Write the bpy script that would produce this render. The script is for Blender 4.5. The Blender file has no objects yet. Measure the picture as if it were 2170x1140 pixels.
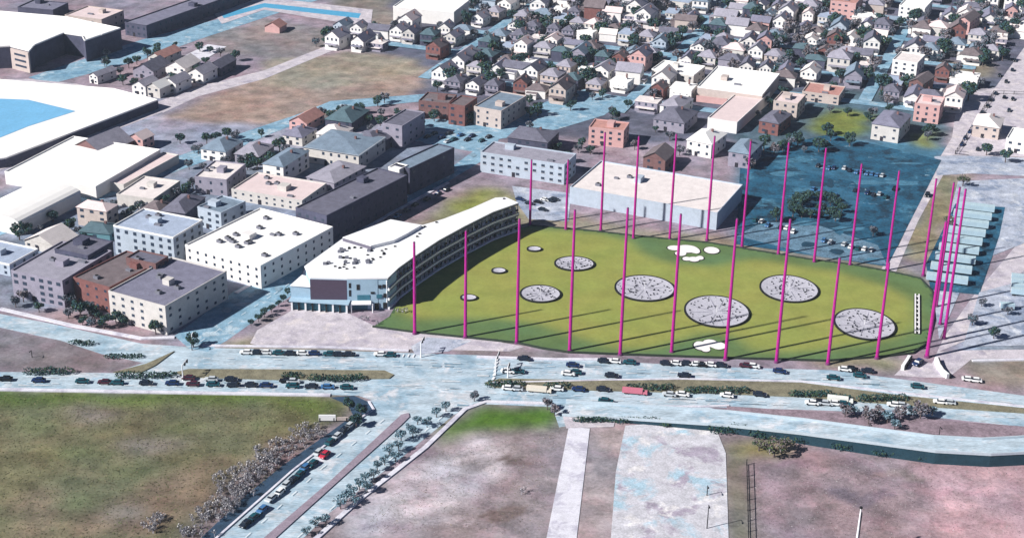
import bpy, math, random
import numpy as np
from mathutils import Matrix, Vector
random.seed(11); rng = np.random.default_rng(11)
sc = bpy.context.scene
COL = sc.collection
R = math.radians

# ------------------------------------------------------------------ camera
H, F, PITCH, ROLL = 276.0, 3300.0, 24.0, 1.2
fw = Vector((0, math.cos(R(PITCH)), -math.sin(R(PITCH))))
rt0 = Vector((1, 0, 0)); up0 = rt0.cross(fw)
rt = rt0 * math.cos(R(ROLL)) + up0 * math.sin(R(ROLL))
up = -rt0 * math.sin(R(ROLL)) + up0 * math.cos(R(ROLL))
cd = bpy.data.cameras.new("camera"); cam = bpy.data.objects.new("camera", cd); COL.objects.link(cam)
m = Matrix((rt, up, -fw)).transposed().to_4x4(); m.translation = Vector((0, 0, H))
cam.matrix_world = m
cd.sensor_width = 36; cd.lens = F / 2170 * 36; cd.clip_start = 1; cd.clip_end = 20000
sc.camera = cam

# ------------------------------------------------------------------ world, sun
SUNDIR = Vector((-0.90, -0.43, 0)).normalized()          # towards the sun, on the ground
ELEV = 35.0
w = bpy.data.worlds.new("World"); sc.world = w; w.use_nodes = True
nt = w.node_tree; nt.nodes.clear()
sky = nt.nodes.new('ShaderNodeTexSky'); sky.sky_type = 'NISHITA'; sky.sun_disc = False
sky.sun_elevation = R(ELEV); sky.sun_rotation = math.atan2(SUNDIR.x, SUNDIR.y)
sky.ozone_density = 5.0; sky.air_density = 0.45; sky.dust_density = 0.0; sky.altitude = 1500
bg = nt.nodes.new('ShaderNodeBackground'); bg.inputs[1].default_value = 0.05
wo = nt.nodes.new('ShaderNodeOutputWorld')
nt.links.new(sky.outputs[0], bg.inputs[0]); nt.links.new(bg.outputs[0], wo.inputs[0])
sd = bpy.data.lights.new("sun", 'SUN'); sd.energy = 5.0; sd.angle = R(1.0); sd.color = (1.0, 0.955, 0.91)
so = bpy.data.objects.new("sun", sd); COL.objects.link(so)
tosun = (SUNDIR * math.cos(R(ELEV)) + Vector((0, 0, math.sin(R(ELEV))))).normalized()
so.rotation_euler = tosun.to_track_quat('Z', 'Y').to_euler(); so.location = (0, 0, 400)
sc.view_settings.view_transform = 'Standard'; sc.view_settings.look = 'None'
sc.view_settings.exposure = 0.72; sc.view_settings.gamma = 1.0

# ------------------------------------------------------------------ helpers
def P(x, y, z=0.0):
    """point of the plane at height z seen at photo pixel (x, y)"""
    d = fw * F + rt * (x - 1085) - up * (y - 570)
    t = (H - z) / -d.z
    return Vector((d.x * t, d.y * t, z))
def Q(p):
    v = Vector((p[0], p[1], p[2] - H)); k = v.dot(fw)
    return 1085 + F * v.dot(rt) / k, 570 - F * v.dot(up) / k
def height_of(base, top):
    b = P(*base); lo, hi = 0.0, 90.0
    for _ in range(40):
        mid = (lo + hi) / 2
        if Q((b.x, b.y, mid))[1] > top[1]: lo = mid
        else: hi = mid
    return lo
def lin(c): c /= 255.0; return c / 12.92 if c <= .04045 else ((c + .055) / 1.055) ** 2.4
def rgb(c, k=0.80): return tuple(min(.9, lin(v) * k) for v in c)

MATS = {}
def mat(name, c, var=0.12, scale=0.4, rough=0.85, k=0.80, fine=6.0, metal=0.0, hue=0.0, stretch=None, stains=()):
    if name in MATS: return MATS[name]
    m = bpy.data.materials.new(name); m.use_nodes = True; n = m.node_tree.nodes; l = m.node_tree.links
    b = n['Principled BSDF']; b.inputs['Roughness'].default_value = rough; b.inputs['Metallic'].default_value = metal
    b.inputs['Specular IOR Level'].default_value = 0.25
    base = rgb(c, k)
    tc = n.new('ShaderNodeTexCoord'); src = tc.outputs['Object']
    if stretch:
        mp = n.new('ShaderNodeMapping'); mp.inputs['Scale'].default_value = stretch
        mp.inputs['Rotation'].default_value = (0, 0, 0)
        l.new(src, mp.inputs[0]); src = mp.outputs[0]
    a = n.new('ShaderNodeTexNoise'); a.inputs['Scale'].default_value = scale; a.inputs['Detail'].default_value = 5
    f2 = n.new('ShaderNodeTexNoise'); f2.inputs['Scale'].default_value = scale * fine; f2.inputs['Detail'].default_value = 3
    l.new(src, a.inputs['Vector']); l.new(src, f2.inputs['Vector'])
    ad = n.new('ShaderNodeMath'); ad.operation = 'ADD'; l.new(a.outputs[0], ad.inputs[0]); l.new(f2.outputs[0], ad.inputs[1])
    mr = n.new('ShaderNodeMapRange'); mr.inputs['From Min'].default_value = 0.6; mr.inputs['From Max'].default_value = 1.4
    mr.inputs['To Min'].default_value = 1 - var * 1.6; mr.inputs['To Max'].default_value = 1 + var * 1.6
    l.new(ad.outputs[0], mr.inputs[0])
    mx = n.new('ShaderNodeVectorMath'); mx.operation = 'SCALE'; mx.inputs[0].default_value = base
    l.new(mr.outputs[0], mx.inputs['Scale'])
    src_c = None
    for c2, sc2, lo, hi in stains:                       # worn or stained areas with a ragged outline
        q = n.new('ShaderNodeTexNoise'); q.inputs['Scale'].default_value = sc2; q.inputs['Detail'].default_value = 8; q.inputs['Roughness'].default_value = .65; q.inputs['Distortion'].default_value = .4
        of = n.new('ShaderNodeVectorMath'); of.operation = 'ADD'; of.inputs[1].default_value = (c2[0] * 3.1, c2[1] * 7.3, sc2 * 99)
        l.new(tc.outputs['Object'], of.inputs[0]); l.new(of.outputs[0], q.inputs['Vector'])
        rm = n.new('ShaderNodeMapRange'); rm.inputs['From Min'].default_value = lo; rm.inputs['From Max'].default_value = hi; l.new(q.outputs[0], rm.inputs[0])
        mm = n.new('ShaderNodeMix'); mm.data_type = 'RGBA'; l.new(rm.outputs[0], mm.inputs['Factor'])
        if src_c is None: mm.inputs['A'].default_value = tuple(base) + (1,)
        else: l.new(src_c, mm.inputs['A'])
        mm.inputs['B'].default_value = tuple(rgb(c2, k)) + (1,); src_c = mm.outputs['Result']
    if src_c is not None: l.new(src_c, mx.inputs[0])
    l.new(mx.outputs[0], b.inputs['Base Color'])
    MATS[name] = m; return m

class MB:
    def __init__(s): s.v = []; s.f = []; s.mi = []
    def face(s, pts, mi=0):
        o = len(s.v); s.v += [tuple(p) for p in pts]; s.f.append(tuple(range(o, o + len(pts)))); s.mi.append(mi); return s
    def box(s, c, d, rz=0.0, mi=0, taper=1.0):
        x, y, z = d[0] / 2, d[1] / 2, d[2] / 2; ca, sa = math.cos(rz), math.sin(rz); o = len(s.v)
        for sx, sy, sz in ((-1,-1,-1),(1,-1,-1),(1,1,-1),(-1,1,-1),(-1,-1,1),(1,-1,1),(1,1,1),(-1,1,1)):
            t = taper if sz > 0 else 1.0
            px, py = sx * x * t, sy * y * t
            s.v.append((c[0] + px * ca - py * sa, c[1] + px * sa + py * ca, c[2] + sz * z))
        for q in ((0,3,2,1),(4,5,6,7),(0,1,5,4),(1,2,6,5),(2,3,7,6),(3,0,4,7)):
            s.f.append(tuple(o + i for i in q)); s.mi.append(mi)
        return s
    def prism(s, pts, z0, z1, mi=0, top=True, bottom=False):
        a = sum(pts[i][0] * pts[(i + 1) % len(pts)][1] - pts[(i + 1) % len(pts)][0] * pts[i][1] for i in range(len(pts)))
        if a < 0: pts = list(pts)[::-1]
        n = len(pts); o = len(s.v)
        s.v += [(p[0], p[1], z0) for p in pts] + [(p[0], p[1], z1) for p in pts]
        for i in range(n):
            j = (i + 1) % n; s.f.append((o + i, o + j, o + n + j, o + n + i)); s.mi.append(mi)
        if top: s.f.append(tuple(o + n + i for i in range(n))); s.mi.append(mi)
        if bottom: s.f.append(tuple(o + n - 1 - i for i in range(n))); s.mi.append(mi)
        return s
    def tube(s, a, b, r0, r1, n=8, mi=0, cap=True):
        a = Vector(a); b = Vector(b); d = (b - a).normalized()
        u = d.cross(Vector((0, 0, 1)) if abs(d.z) < .9 else Vector((1, 0, 0))).normalized(); v = d.cross(u); o = len(s.v)
        for p, r in ((a, r0), (b, r1)):
            for i in range(n):
                t = 2 * math.pi * i / n; s.v.append(tuple(p + (u * math.cos(t) + v * math.sin(t)) * r))
        for i in range(n):
            j = (i + 1) % n; s.f.append((o + i, o + j, o + n + j, o + n + i)); s.mi.append(mi)
        if cap:
            s.f.append(tuple(o + n + i for i in range(n))); s.mi.append(mi)
            s.f.append(tuple(o + n - 1 - i for i in range(n))); s.mi.append(mi)
        return s
    def mesh(s, name, mats):
        me = bpy.data.meshes.new(name); me.from_pydata(s.v, [], s.f)
        if not isinstance(mats, (list, tuple)): mats = [mats]
        for mm in mats: me.materials.append(mm)
        if any(s.mi): me.polygons.foreach_set('material_index', s.mi)
        me.update(); return me
    def build(s, name, mats, parent=None):
        return link(name, s.mesh(name, mats), parent)
def link(name, me, parent=None, loc=(0, 0, 0), rz=0.0, scale=None):
    o = bpy.data.objects.new(name, me); COL.objects.link(o); o.parent = parent
    o.location = loc; o.rotation_euler = (0, 0, rz)
    if scale: o.scale = scale
    return o
def tag(o, label=None, cat=None, group=None, kind=None):
    if label: o['label'] = label
    if cat: o['category'] = cat
    if group: o['group'] = group
    if kind: o['kind'] = kind
    return o
def empty(name, loc, rz=0.0):
    o = bpy.data.objects.new(name, None); COL.objects.link(o); o.location = loc; o.rotation_euler = (0, 0, rz)
    o.empty_display_size = 1; return o
KIDS = {}
def copy_thing(root, loc, rz=0.0, scale=None, label=None, group=None):
    if root not in KIDS:
        KIDS[root] = [(c, list(c.children)) for c in root.children]
    r = root.copy(); COL.objects.link(r); r.location = loc; r.rotation_euler = (0, 0, rz)
    if scale: r.scale = scale
    for ch, gs in KIDS[root]:
        c = ch.copy(); COL.objects.link(c); c.parent = r
        for g in gs:
            d = g.copy(); COL.objects.link(d); d.parent = c
    if label: r['label'] = label
    if group: r['group'] = group
    return r
class Proto:
    """first placement moves the thing itself, later ones copy it"""
    every = []
    def __init__(s, root): Proto.every.append(s); s.root = root; s.used = False; s.items = [(c, list(c.children)) for c in root.children]
    def place(s, loc, rz=0.0, scale=None, label=None, group=None):
        if not s.used:
            s.used = True; KIDS[s.root] = s.items
            o = s.root; o.location = loc; o.rotation_euler = (0, 0, rz)
            if scale: o.scale = scale
            if label: o['label'] = label
            if group: o['group'] = group
            return o
        return copy_thing(s.root, loc, rz, scale, label, group)
ORD = ['first','second','third','fourth','fifth','sixth','seventh','eighth','ninth','tenth','eleventh','twelfth','thirteenth','fourteenth','fifteenth','sixteenth','seventeenth','eighteenth','nineteenth','twentieth','twenty-first','twenty-second','twenty-third','twenty-fourth','twenty-fifth','twenty-sixth','twenty-seventh','twenty-eighth','twenty-ninth','thirtieth','thirty-first','thirty-second','thirty-third','thirty-fourth','thirty-fifth','thirty-sixth','thirty-seventh','thirty-eighth','thirty-ninth','fortieth']
def inside(x, y, poly):
    c = False; n = len(poly)
    for i in range(n):
        x0, y0 = poly[i]; x1, y1 = poly[(i + 1) % n]
        if (y0 > y) != (y1 > y) and x < (x1 - x0) * (y - y0) / (y1 - y0) + x0: c = not c
    return c
def inside_np(X, Y, poly):
    c = np.zeros(X.shape, bool); n = len(poly)
    for i in range(n):
        x0, y0 = poly[i]; x1, y1 = poly[(i + 1) % n]
        if y0 == y1: continue
        k = ((y0 > Y) != (y1 > Y)) & (X < (x1 - x0) * (Y - y0) / (y1 - y0) + x0); c ^= k
    return c
def ground_poly(px): return [tuple(P(*p)[:2]) for p in px]
def angle(a, b):
    d = P(*b) - P(*a); return math.atan2(d.y, d.x)

# ------------------------------------------------------------------ ground sheet: soils and grass of each plot
STEP = 2.5
xs = np.concatenate([[-9000, -3000, -900], np.arange(-460, 461, STEP), [900, 3000, 9000]])
ys = np.concatenate([[-6000, -1000, 100], np.arange(340, 1290, STEP), [1700, 3500, 14000]])
GX, GY = np.meshgrid(xs, ys)
colr = np.empty(GX.shape + (3,)); colr[:] = rgb((150, 138, 150))
_w = np.random.default_rng(8)
def _warp(seed):
    g = np.random.default_rng(seed); f = np.zeros(GX.shape)
    for s_, a_ in ((22, 1.5), (10, 1.2), (5, .9)):
        for _ in range(3):
            t = g.uniform(0, 6.283); f += a_ * np.sin((GX * math.cos(t) + GY * math.sin(t)) * 2 / s_ + g.uniform(0, 6.283))
    return f
WX, WY = GX + _warp(1), GY + _warp(2)
def soil(px, c):
    msk = inside_np(WX, WY, ground_poly(px)); colr[msk] = rgb(c)
soil([(700,60),(850,-60),(2300,-60),(2300,300),(1950,330),(1560,300),(1200,300),(1000,300),(870,190)], (96,100,118))
soil([(1560,300),(2000,300),(1990,345),(1880,560),(1560,520)], (72,120,146))
soil([(1560,200),(1700,190),(2000,200),(2000,300),(1560,320)], (84,108,122))
soil([(0,180),(0,430),(420,330),(700,330),(900,260),(700,260),(345,255),(330,200)], (150,154,172))
soil([(-100,420),(700,300),(900,300),(1000,330),(700,500),(400,720),(-100,640)], (128,140,160))
soil([(345,245),(560,160),(690,115),(820,115),(900,150),(880,200),(800,215),(640,265),(420,262)], (156,140,132))
soil([(560,130),(720,112),(880,125),(880,160),(700,190),(560,190)], (150,145,132))
soil([(420,75),(570,40),(720,70),(700,105),(560,128),(470,112)], (135,130,132))
soil([(-100,600),(30,655),(150,660),(355,715),(400,735),(330,735),(150,690),(-100,640)], (150,135,142))
soil([(-100,690),(30,700),(230,752),(300,780),(240,788),(-100,786)], (128,122,128))
soil([(-300,820),(-10,822),(400,830),(700,836),(770,850),(740,890),(500,1140),(440,1250),(-500,1250)], (112,113,88))
soil([(-300,820),(-10,822),(400,830),(700,836),(760,850),(700,870),(500,862),(250,865),(-300,860)], (92,110,58))
soil([(330,1020),(420,985),(500,960),(440,1040),(350,1140),(150,1140),(180,1080)], (128,114,98))
for q in [(60,900,60,14),(190,880,70,12),(330,930,80,18),(160,960,90,16),(420,900,50,12),(120,1080,80,18),(300,1000,70,14),(560,890,50,12),(250,1100,60,16)]:
    soil([(q[0]+q[2]*math.cos(t*.7), q[1]+q[3]*math.sin(t*.7)) for t in range(9)], (124,120,116) if q[0] % 20 else (104,112,80))
soil([(20,1040),(120,1035),(120,1140),(20,1140)], (132,118,100))
soil([(700,880),(760,870),(720,930),(600,1040),(480,1140),(380,1140),(430,1060),(560,960)], (122,112,118))
soil([(640,1180),(760,1040),(905,945),(1180,905),(1330,905),(1560,930),(1560,1250),(640,1250)], (146,138,144))
soil([(910,945),(960,890),(1000,858),(1160,858),(1185,890),(1190,905),(1080,915),(1010,925)], (78,112,42))
soil([(770,1060),(880,985),(1010,930),(1090,950),(1080,1010),(930,1060),(860,1140),(760,1140)], (186,180,188))
soil([(1260,895),(1310,895),(1300,1000),(1290,1140),(1262,1140)], (176,164,166))
soil([(1550,925),(1585,930),(1582,1200),(1550,1200)], (98,102,66))
soil([(1585,930),(1700,930),(1700,970),(1640,985),(1585,985)], (128,124,78))
soil([(1585,985),(1640,980),(1700,945),(2300,960),(2500,1250),(1590,1250)], (146,132,140))
soil([(1930,985),(2300,960),(2500,1250),(1950,1250),(1980,1060)], (176,148,156))
soil([(860,480),(1000,395),(1100,405),(1120,480),(1010,470),(900,480)], (132,132,100))
soil([(940,440),(1010,410),(1060,415),(960,452)], (134,140,70))
soil([(1090,440),(1200,455),(1540,510),(1880,560),(1970,600),(1960,610),(1560,530),(1120,480)], (146,140,124))
soil([(1900,540),(1985,375),(2060,370),(2000,530),(1960,560)], (132,128,104))
soil([(480,735),(560,690),(640,630),(560,680),(560,735)], (132,132,104))
soil([(480,740),(560,718),(870,728),(870,752),(470,745)], (132,128,112))
soil([(950,745),(1000,725),(1080,735),(1210,745),(1200,765),(960,752)], (134,130,132))
soil([(1720,768),(1860,752),(1930,765),(1910,795),(1740,782)], (140,140,112))
soil([(2000,770),(2040,755),(2300,762),(2300,830),(2080,808)], (146,136,126))
soil([(2000,760),(2120,560),(2300,560),(2300,755)], (150,160,178))
soil([(1690,270),(1780,228),(1850,240),(1850,285),(1760,295)], (112,126,66))
soil([(1930,285),(1990,280),(1980,310),(1940,315)], (130,140,84))
soil([(1990,130),(2110,135),(2100,165),(2000,160)], (128,124,112))
soil([(2040,200),(2120,190),(2300,150),(2300,340),(2010,330)], (205,195,200))
soil([(0,0),(500,0),(300,60),(0,40)], (138,132,146))
soil([(700,0),(840,-20),(840,60),(700,45)], (132,126,120))
ck = np.array([1, 2, 3, 2, 1.0]); ck /= ck.sum()
for ax in (0, 1):
    colr = sum(ck[i] * np.roll(colr, i - 2, axis=ax) for i in range(5))
# blotches of drier and greener soil
for q, c_ in [((1000,985,50,12),(160,154,160)),((950,1090,60,14),(170,165,174)),((1100,985,40,10),(122,112,114)),((1080,1080,50,16),(124,112,112)),((850,1110,40,14),(158,150,160)),((1700,1000,60,10),(150,130,142)),((1800,1060,70,14),(126,116,128)),((1680,1090,60,14),(128,118,124)),((1900,1010,50,10),(150,136,138)),((2080,1020,60,12),(176,150,158))]:
    soil([(q[0]+q[2]*math.cos(t*.7), q[1]+q[3]*math.sin(t*.7)) for t in range(9)], c_)
def blotch(n, s, amp, seed):
    g = np.random.default_rng(seed); f = np.zeros(GX.shape)
    for i in range(n):
        t = g.uniform(0, 2 * math.pi); fr = g.uniform(.5, 1.6) / s
        f += np.sin((GX * math.cos(t) + GY * math.sin(t)) * fr + g.uniform(0, 6.3) + 1.3 * np.sin((GX * math.sin(t) - GY * math.cos(t)) * fr * .7 + g.uniform(0, 6)))
    return amp * f / math.sqrt(n)
bl = blotch(7, 16, .07, 1) + blotch(7, 5, .07, 2) + np.random.default_rng(4).normal(size=GX.shape) * .045; hu = blotch(6, 14, .05, 3) + blotch(6, 5, .03, 6)
colr[..., 0] *= np.clip(1 + bl + hu, .5, 1.5); colr[..., 1] *= np.clip(1 + bl, .5, 1.5); colr[..., 2] *= np.clip(1 + bl - hu * .6, .5, 1.5)
ny, nx = GX.shape
vv = np.stack([GX.ravel(), GY.ravel(), np.zeros(GX.size)], 1)
ii = (np.arange(ny - 1)[:, None] * nx + np.arange(nx - 1)[None, :]).ravel()
fc = np.stack([ii, ii + 1, ii + nx + 1, ii + nx], 1)
me = bpy.data.meshes.new('ground'); me.vertices.add(len(vv)); me.vertices.foreach_set('co', vv.ravel())
me.loops.add(fc.size); me.loops.foreach_set('vertex_index', fc.ravel()); me.polygons.add(len(fc))
me.polygons.foreach_set('loop_start', np.arange(0, fc.size, 4)); me.polygons.foreach_set('loop_total', np.full(len(fc), 4))
me.update(); ca = me.color_attributes.new('soil', 'FLOAT_COLOR', 'POINT')
ca.data.foreach_set('color', np.concatenate([colr.reshape(-1, 3), np.ones((GX.size, 1))], 1).ravel())
def attr_mat(name, attr, var=.5, sc_=.35, fine=2.2, rag=0.0):
    g = bpy.data.materials.new(name); g.use_nodes = True; n = g.node_tree.nodes; l = g.node_tree.links
    b = n['Principled BSDF']; b.inputs['Roughness'].default_value = .95; b.inputs['Specular IOR Level'].default_value = .1
    at = n.new('ShaderNodeAttribute'); at.attribute_name = attr
    tc = n.new('ShaderNodeTexCoord')
    a = n.new('ShaderNodeTexNoise'); a.inputs['Scale'].default_value = sc_; a.inputs['Detail'].default_value = 7; a.inputs['Roughness'].default_value = .7
    c = n.new('ShaderNodeTexNoise'); c.inputs['Scale'].default_value = sc_ * .15; c.inputs['Detail'].default_value = 4
    l.new(tc.outputs['Object'], a.inputs['Vector']); l.new(tc.outputs['Object'], c.inputs['Vector'])
    ad = n.new('ShaderNodeMath'); ad.operation = 'ADD'; l.new(a.outputs[0], ad.inputs[0]); l.new(c.outputs[0], ad.inputs[1])
    mr = n.new('ShaderNodeMapRange'); mr.inputs['From Min'].default_value = .76; mr.inputs['From Max'].default_value = 1.24
    mr.inputs['To Min'].default_value = 1 - var; mr.inputs['To Max'].default_value = 1 + var
    l.new(ad.outputs[0], mr.inputs[0])
    mx = n.new('ShaderNodeVectorMath'); mx.operation = 'SCALE'; l.new(at.outputs['Color'], mx.inputs[0]); l.new(mr.outputs[0], mx.inputs['Scale'])
    out = mx.outputs[0]
    if rag:
        for tint, sc2, seed in (((1.14, 1.1, 1.08), .09, 3), ((.84, .86, .84), .12, 17), ((1.05, .97, 1.0), .05, 41)):
            q = n.new('ShaderNodeTexNoise'); q.inputs['Scale'].default_value = sc2; q.inputs['Detail'].default_value = 9; q.inputs['Roughness'].default_value = .68
            of = n.new('ShaderNodeVectorMath'); of.operation = 'ADD'; of.inputs[1].default_value = (seed * 13.7, seed * 5.1, 0); l.new(tc.outputs['Object'], of.inputs[0]); l.new(of.outputs[0], q.inputs['Vector'])
            rm = n.new('ShaderNodeMapRange'); rm.inputs['From Min'].default_value = .5; rm.inputs['From Max'].default_value = .58; l.new(q.outputs[0], rm.inputs[0])
            ml = n.new('ShaderNodeVectorMath'); ml.operation = 'MULTIPLY'; ml.inputs[1].default_value = tint; l.new(out, ml.inputs[0])
            mm = n.new('ShaderNodeMix'); mm.data_type = 'VECTOR'; l.new(rm.outputs[0], mm.inputs['Factor']); l.new(out, mm.inputs['A']); l.new(ml.outputs[0], mm.inputs['B']); out = mm.outputs[1]
    l.new(out, b.inputs['Base Color']); return g
me.materials.append(attr_mat('soil_and_grass', 'soil', .34, .8, rag=1)); tag(link('ground', me), kind='structure')

# ------------------------------------------------------------------ roads, lots and pavements
m_road = mat('pale_asphalt', (180,198,210), .26, .3, .9, stretch=(.3,1.0,1), stains=[((150,178,196), .06, .5, .62), ((208,212,218), .09, .54, .64)])
m_road2 = mat('street_asphalt', (136,172,194), .26, .3, .9, stains=[((108,150,176), .08, .5, .6), ((176,196,208), .12, .56, .64)])
m_conc = mat('pale_concrete', (200,194,202), .2, .25, .9, stains=[((176,170,184), .1, .5, .62), ((218,210,212), .14, .55, .65)])
m_lot = mat('lot_asphalt', (176,184,200), .26, .2, .9, stains=[((136,150,174), .07, .5, .6), ((200,206,216), .1, .55, .63)])
m_dlot = mat('dark_lot_asphalt', (30,84,112), .45, .12, .9, stains=[((66,118,144), .05, .54, .64), ((20,56,78), .09, .52, .6), ((140,172,190), .14, .64, .7)])
m_walk = mat('walk_concrete', (222,222,232), .12, .3, .9, stains=[((190,188,204), .15, .5, .62)])
m_white = mat('white_line_paint', (235,238,240), .05, 1, .8)
m_med = mat('median_grass', (128,124,104), .32, .3, .95)
m_wlot = mat('bleached_concrete', (202,202,210), .22, .25, .9, stains=[((172,200,216), .05, .52, .6), ((168,160,176), .08, .54, .62), ((224,222,224), .12, .56, .64)])
ZL = [0.02]
def sheet(name, px, mt, raise_=0.0):
    z = ZL[0] + raise_; ZL[0] += 0.006
    pts = ground_poly(px) if len(px[0]) == 2 and not isinstance(px[0], Vector) else [tuple(p[:2]) for p in px]
    b = MB()
    if raise_ > 0: b.prism(pts, -.3, z)
    else:
        a = sum(pts[i][0] * pts[(i + 1) % len(pts)][1] - pts[(i + 1) % len(pts)][0] * pts[i][1] for i in range(len(pts)))
        if a < 0: pts = pts[::-1]
        b.face([(p[0], p[1], z) for p in pts])
    return tag(b.build(name, mt), kind='structure')
def ribbon(line, wd):
    """px polyline -> world ribbon outline of width wd metres"""
    c = [P(*p) for p in line]; L = []; Rr = []
    for i, p in enumerate(c):
        a = c[max(0, i - 1)]; b = c[min(len(c) - 1, i + 1)]; d = (b - a).normalized(); n = Vector((-d.y, d.x, 0)) * wd / 2
        L.append(p + n); Rr.append(p - n)
    return L + Rr[::-1]
def strip(name, line, wd, mt, raise_=0.0): return sheet(name, [Vector(p) for p in ribbon(line, wd)], mt, raise_)

sheet('road', [(-120,640),(5,666),(120,688),(300,728),(400,735),(440,738),(420,765),(300,768),(215,750),(130,722),(5,695),(-120,668)], m_road)
sheet('road', [(-200,786),(5,788),(240,790),(300,770),(440,737),(700,742),(870,748),(1000,752),(1300,766),(1540,778),(1760,784),(1900,802),(2170,838),(2400,866),(2400,945),(2170,905),(1900,875),(1700,868),(1500,862),(1560,880),(1300,885),(1185,905),(1170,862),(1000,855),(960,880),(880,880),(760,838),(400,830),(5,824),(-200,822)], m_road)
sheet('road', [(455,1140),(622,992),(768,880),(775,850),(900,830),(1010,852),(960,880),(850,970),(700,1085),(600,1180),(560,1250),(310,1250)], m_road)
sheet('verge', [(425,1140),(520,1050),(600,985),(700,915),(748,880),(738,858),(700,842),(750,838),(782,852),(792,868),(768,884),(622,996),(455,1144),(330,1250),(295,1250)], mat('dark_shoulder', (48,72,96), .3, .3, .95))
sheet('road', [(400,738),(370,712),(495,618),(700,502),(860,412),(955,356),(1015,312),(880,300),(870,280),(1060,290),(1040,330),(950,385),(830,450),(650,555),(620,625),(560,665),(480,722),(440,745)], m_road2)
sheet('road', [(1860,580),(1905,520),(1985,345),(2040,255),(2110,185),(2200,60),(2300,-60),(2420,-60),(2230,150),(2150,205),(2090,235),(2020,332),(1945,470),(1895,585)], m_conc)
sheet('road', [(1980,332),(2060,328),(2400,350),(2400,385),(2200,375),(2060,368),(1985,372)], m_lot)
sheet('road', [(1990,745),(2060,742),(2400,738),(2400,758),(2060,760),(2010,800),(1960,800),(1895,795),(1930,762),(1975,770),(2000,715),(2060,630),(2120,560),(2170,500),(2250,500),(2120,620),(2050,720)], m_conc)
sheet('road', [(330,218),(430,182),(560,150),(700,95),(760,72),(780,80),(700,110),(560,168),(420,205),(345,240)], m_conc)
sheet('road', [(60,165),(300,85),(560,15),(700,-40),(800,-40),(600,25),(420,85),(300,128),(110,178)], m_road2)
sheet('road', [(-100,170),(60,168),(160,178),(240,195),(200,200),(-100,190)], m_conc)
sheet('road', [(-100,350),(345,218),(420,205),(345,238),(180,300),(-100,395)], m_conc)
sheet('road', [(460,300),(640,240),(700,215),(900,200),(900,215),(700,235),(560,290),(470,330),(300,390),(200,430),(-60,520),(-60,490),(180,410),(330,350)], m_road2)
sheet('road', [(870,255),(1010,250),(1100,235),(1240,190),(1330,210),(1280,245),(1180,275),(1060,295),(900,285)], m_road2)
sheet('car_park', [(870,285),(960,262),(1070,285),(1020,325),(900,305)], m_road2)
sheet('forecourt', [(530,728),(545,700),(622,656),(730,660),(800,694),(900,708),(1060,725),(1110,735),(1080,745),(960,742),(560,735)], m_conc)
sheet('forecourt', [(870,735),(905,715),(1000,722),(950,745),(880,752)], m_lot)
sheet('car_park', [(1085,395),(1210,410),(1205,470),(1120,465),(1095,430)], m_lot)
sheet('car_park', [(1570,325),(1760,285),(1995,340),(1880,565),(1560,518)], m_dlot)
sheet('car_park', [(1560,500),(1620,470),(1740,480),(1860,520),(1880,562),(1740,545)], mat('grey_lot', (96,128,150), .45, .2, .9))
sheet('car_park', [(1640,375),(1760,392),(1835,420),(1800,480),(1780,500),(1768,492),(1800,430),(1740,404),(1635,388)], mat('worn_lot', (46,98,126), .4, .2, .9))
sheet('car_park', [(1670,345),(1850,362),(1905,385),(1860,395),(1700,365)], mat('worn_lot', (46,98,126), .4, .2, .9))
sheet('car_park', [(2030,205),(2110,195),(2240,190),(2240,335),(2012,330)], m_conc)
sheet('car_park', [(2030,385),(2180,378),(2260,480),(2060,560),(1990,720),(1975,600)], m_lot)
sheet('car_park', [(2025,432),(2130,440),(2118,500),(2075,625),(1972,615),(1962,560)], m_dlot)  # dark sheet that paints in the shade between the parked trailers
sheet('car_park', [(2075,620),(2300,560),(2300,730),(2040,735)], m_lot)
sheet('path', [(1158,1140),(1205,905),(1250,908),(1222,1140),(1216,1200),(1146,1200)], m_walk)
sheet('concrete_lot', [(1325,902),(1420,896),(1520,915),(1538,960),(1546,1200),(1290,1200),(1305,1000)], m_wlot)
sheet('driveway', [(1190,875),(1310,868),(1300,905),(1200,908)], m_conc)
sheet('car_park', [(450,25),(560,-5),(790,22),(785,62),(740,52),(560,22),(470,52)], m_conc)
sheet('pool_water', [(468,32),(560,8),(765,30),(760,40),(560,17),(475,40)], mat('pool_water_blue', (90,175,215), .1, .3, .3))
sheet('forecourt', [(390,120),(440,95),(480,100),(430,130)], m_walk)
def blob(cx, cy, rx, ry, g, n=11):
    return [(cx + rx * math.cos(6.283 * t / n) * g.uniform(.6, 1.15), cy + ry * math.sin(6.283 * t / n) * g.uniform(.6, 1.15)) for t in range(n)]
def patches(name, region, n, rx, ry, mt, seed, square=False):
    g = random.Random(seed); b = MB(); z = ZL[0]; k = tr = 0
    x0, x1, y0, y1 = min(p[0] for p in region), max(p[0] for p in region), min(p[1] for p in region), max(p[1] for p in region)
    while k < n and tr < n * 30:
        tr += 1; x, y = g.uniform(x0, x1), g.uniform(y0, y1)
        if not inside(x, y, region): continue
        w_, h_ = g.uniform(*rx), g.uniform(*ry); zz = z + k * .0003; k += 1
        pts = ground_poly([(x, y), (x + w_, y + w_ * .07), (x + w_ - h_ * .2, y + h_), (x - h_ * .2, y + h_)] if square else blob(x, y, w_, h_, g))
        a = sum(pts[i][0] * pts[(i + 1) % len(pts)][1] - pts[(i + 1) % len(pts)][0] * pts[i][1] for i in range(len(pts)))
        b.face([(p[0], p[1], zz) for p in (pts if a > 0 else pts[::-1])])
    ZL[0] = z + n * .0003 + .002
    tag(b.build(name, mt), kind='structure')
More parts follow.
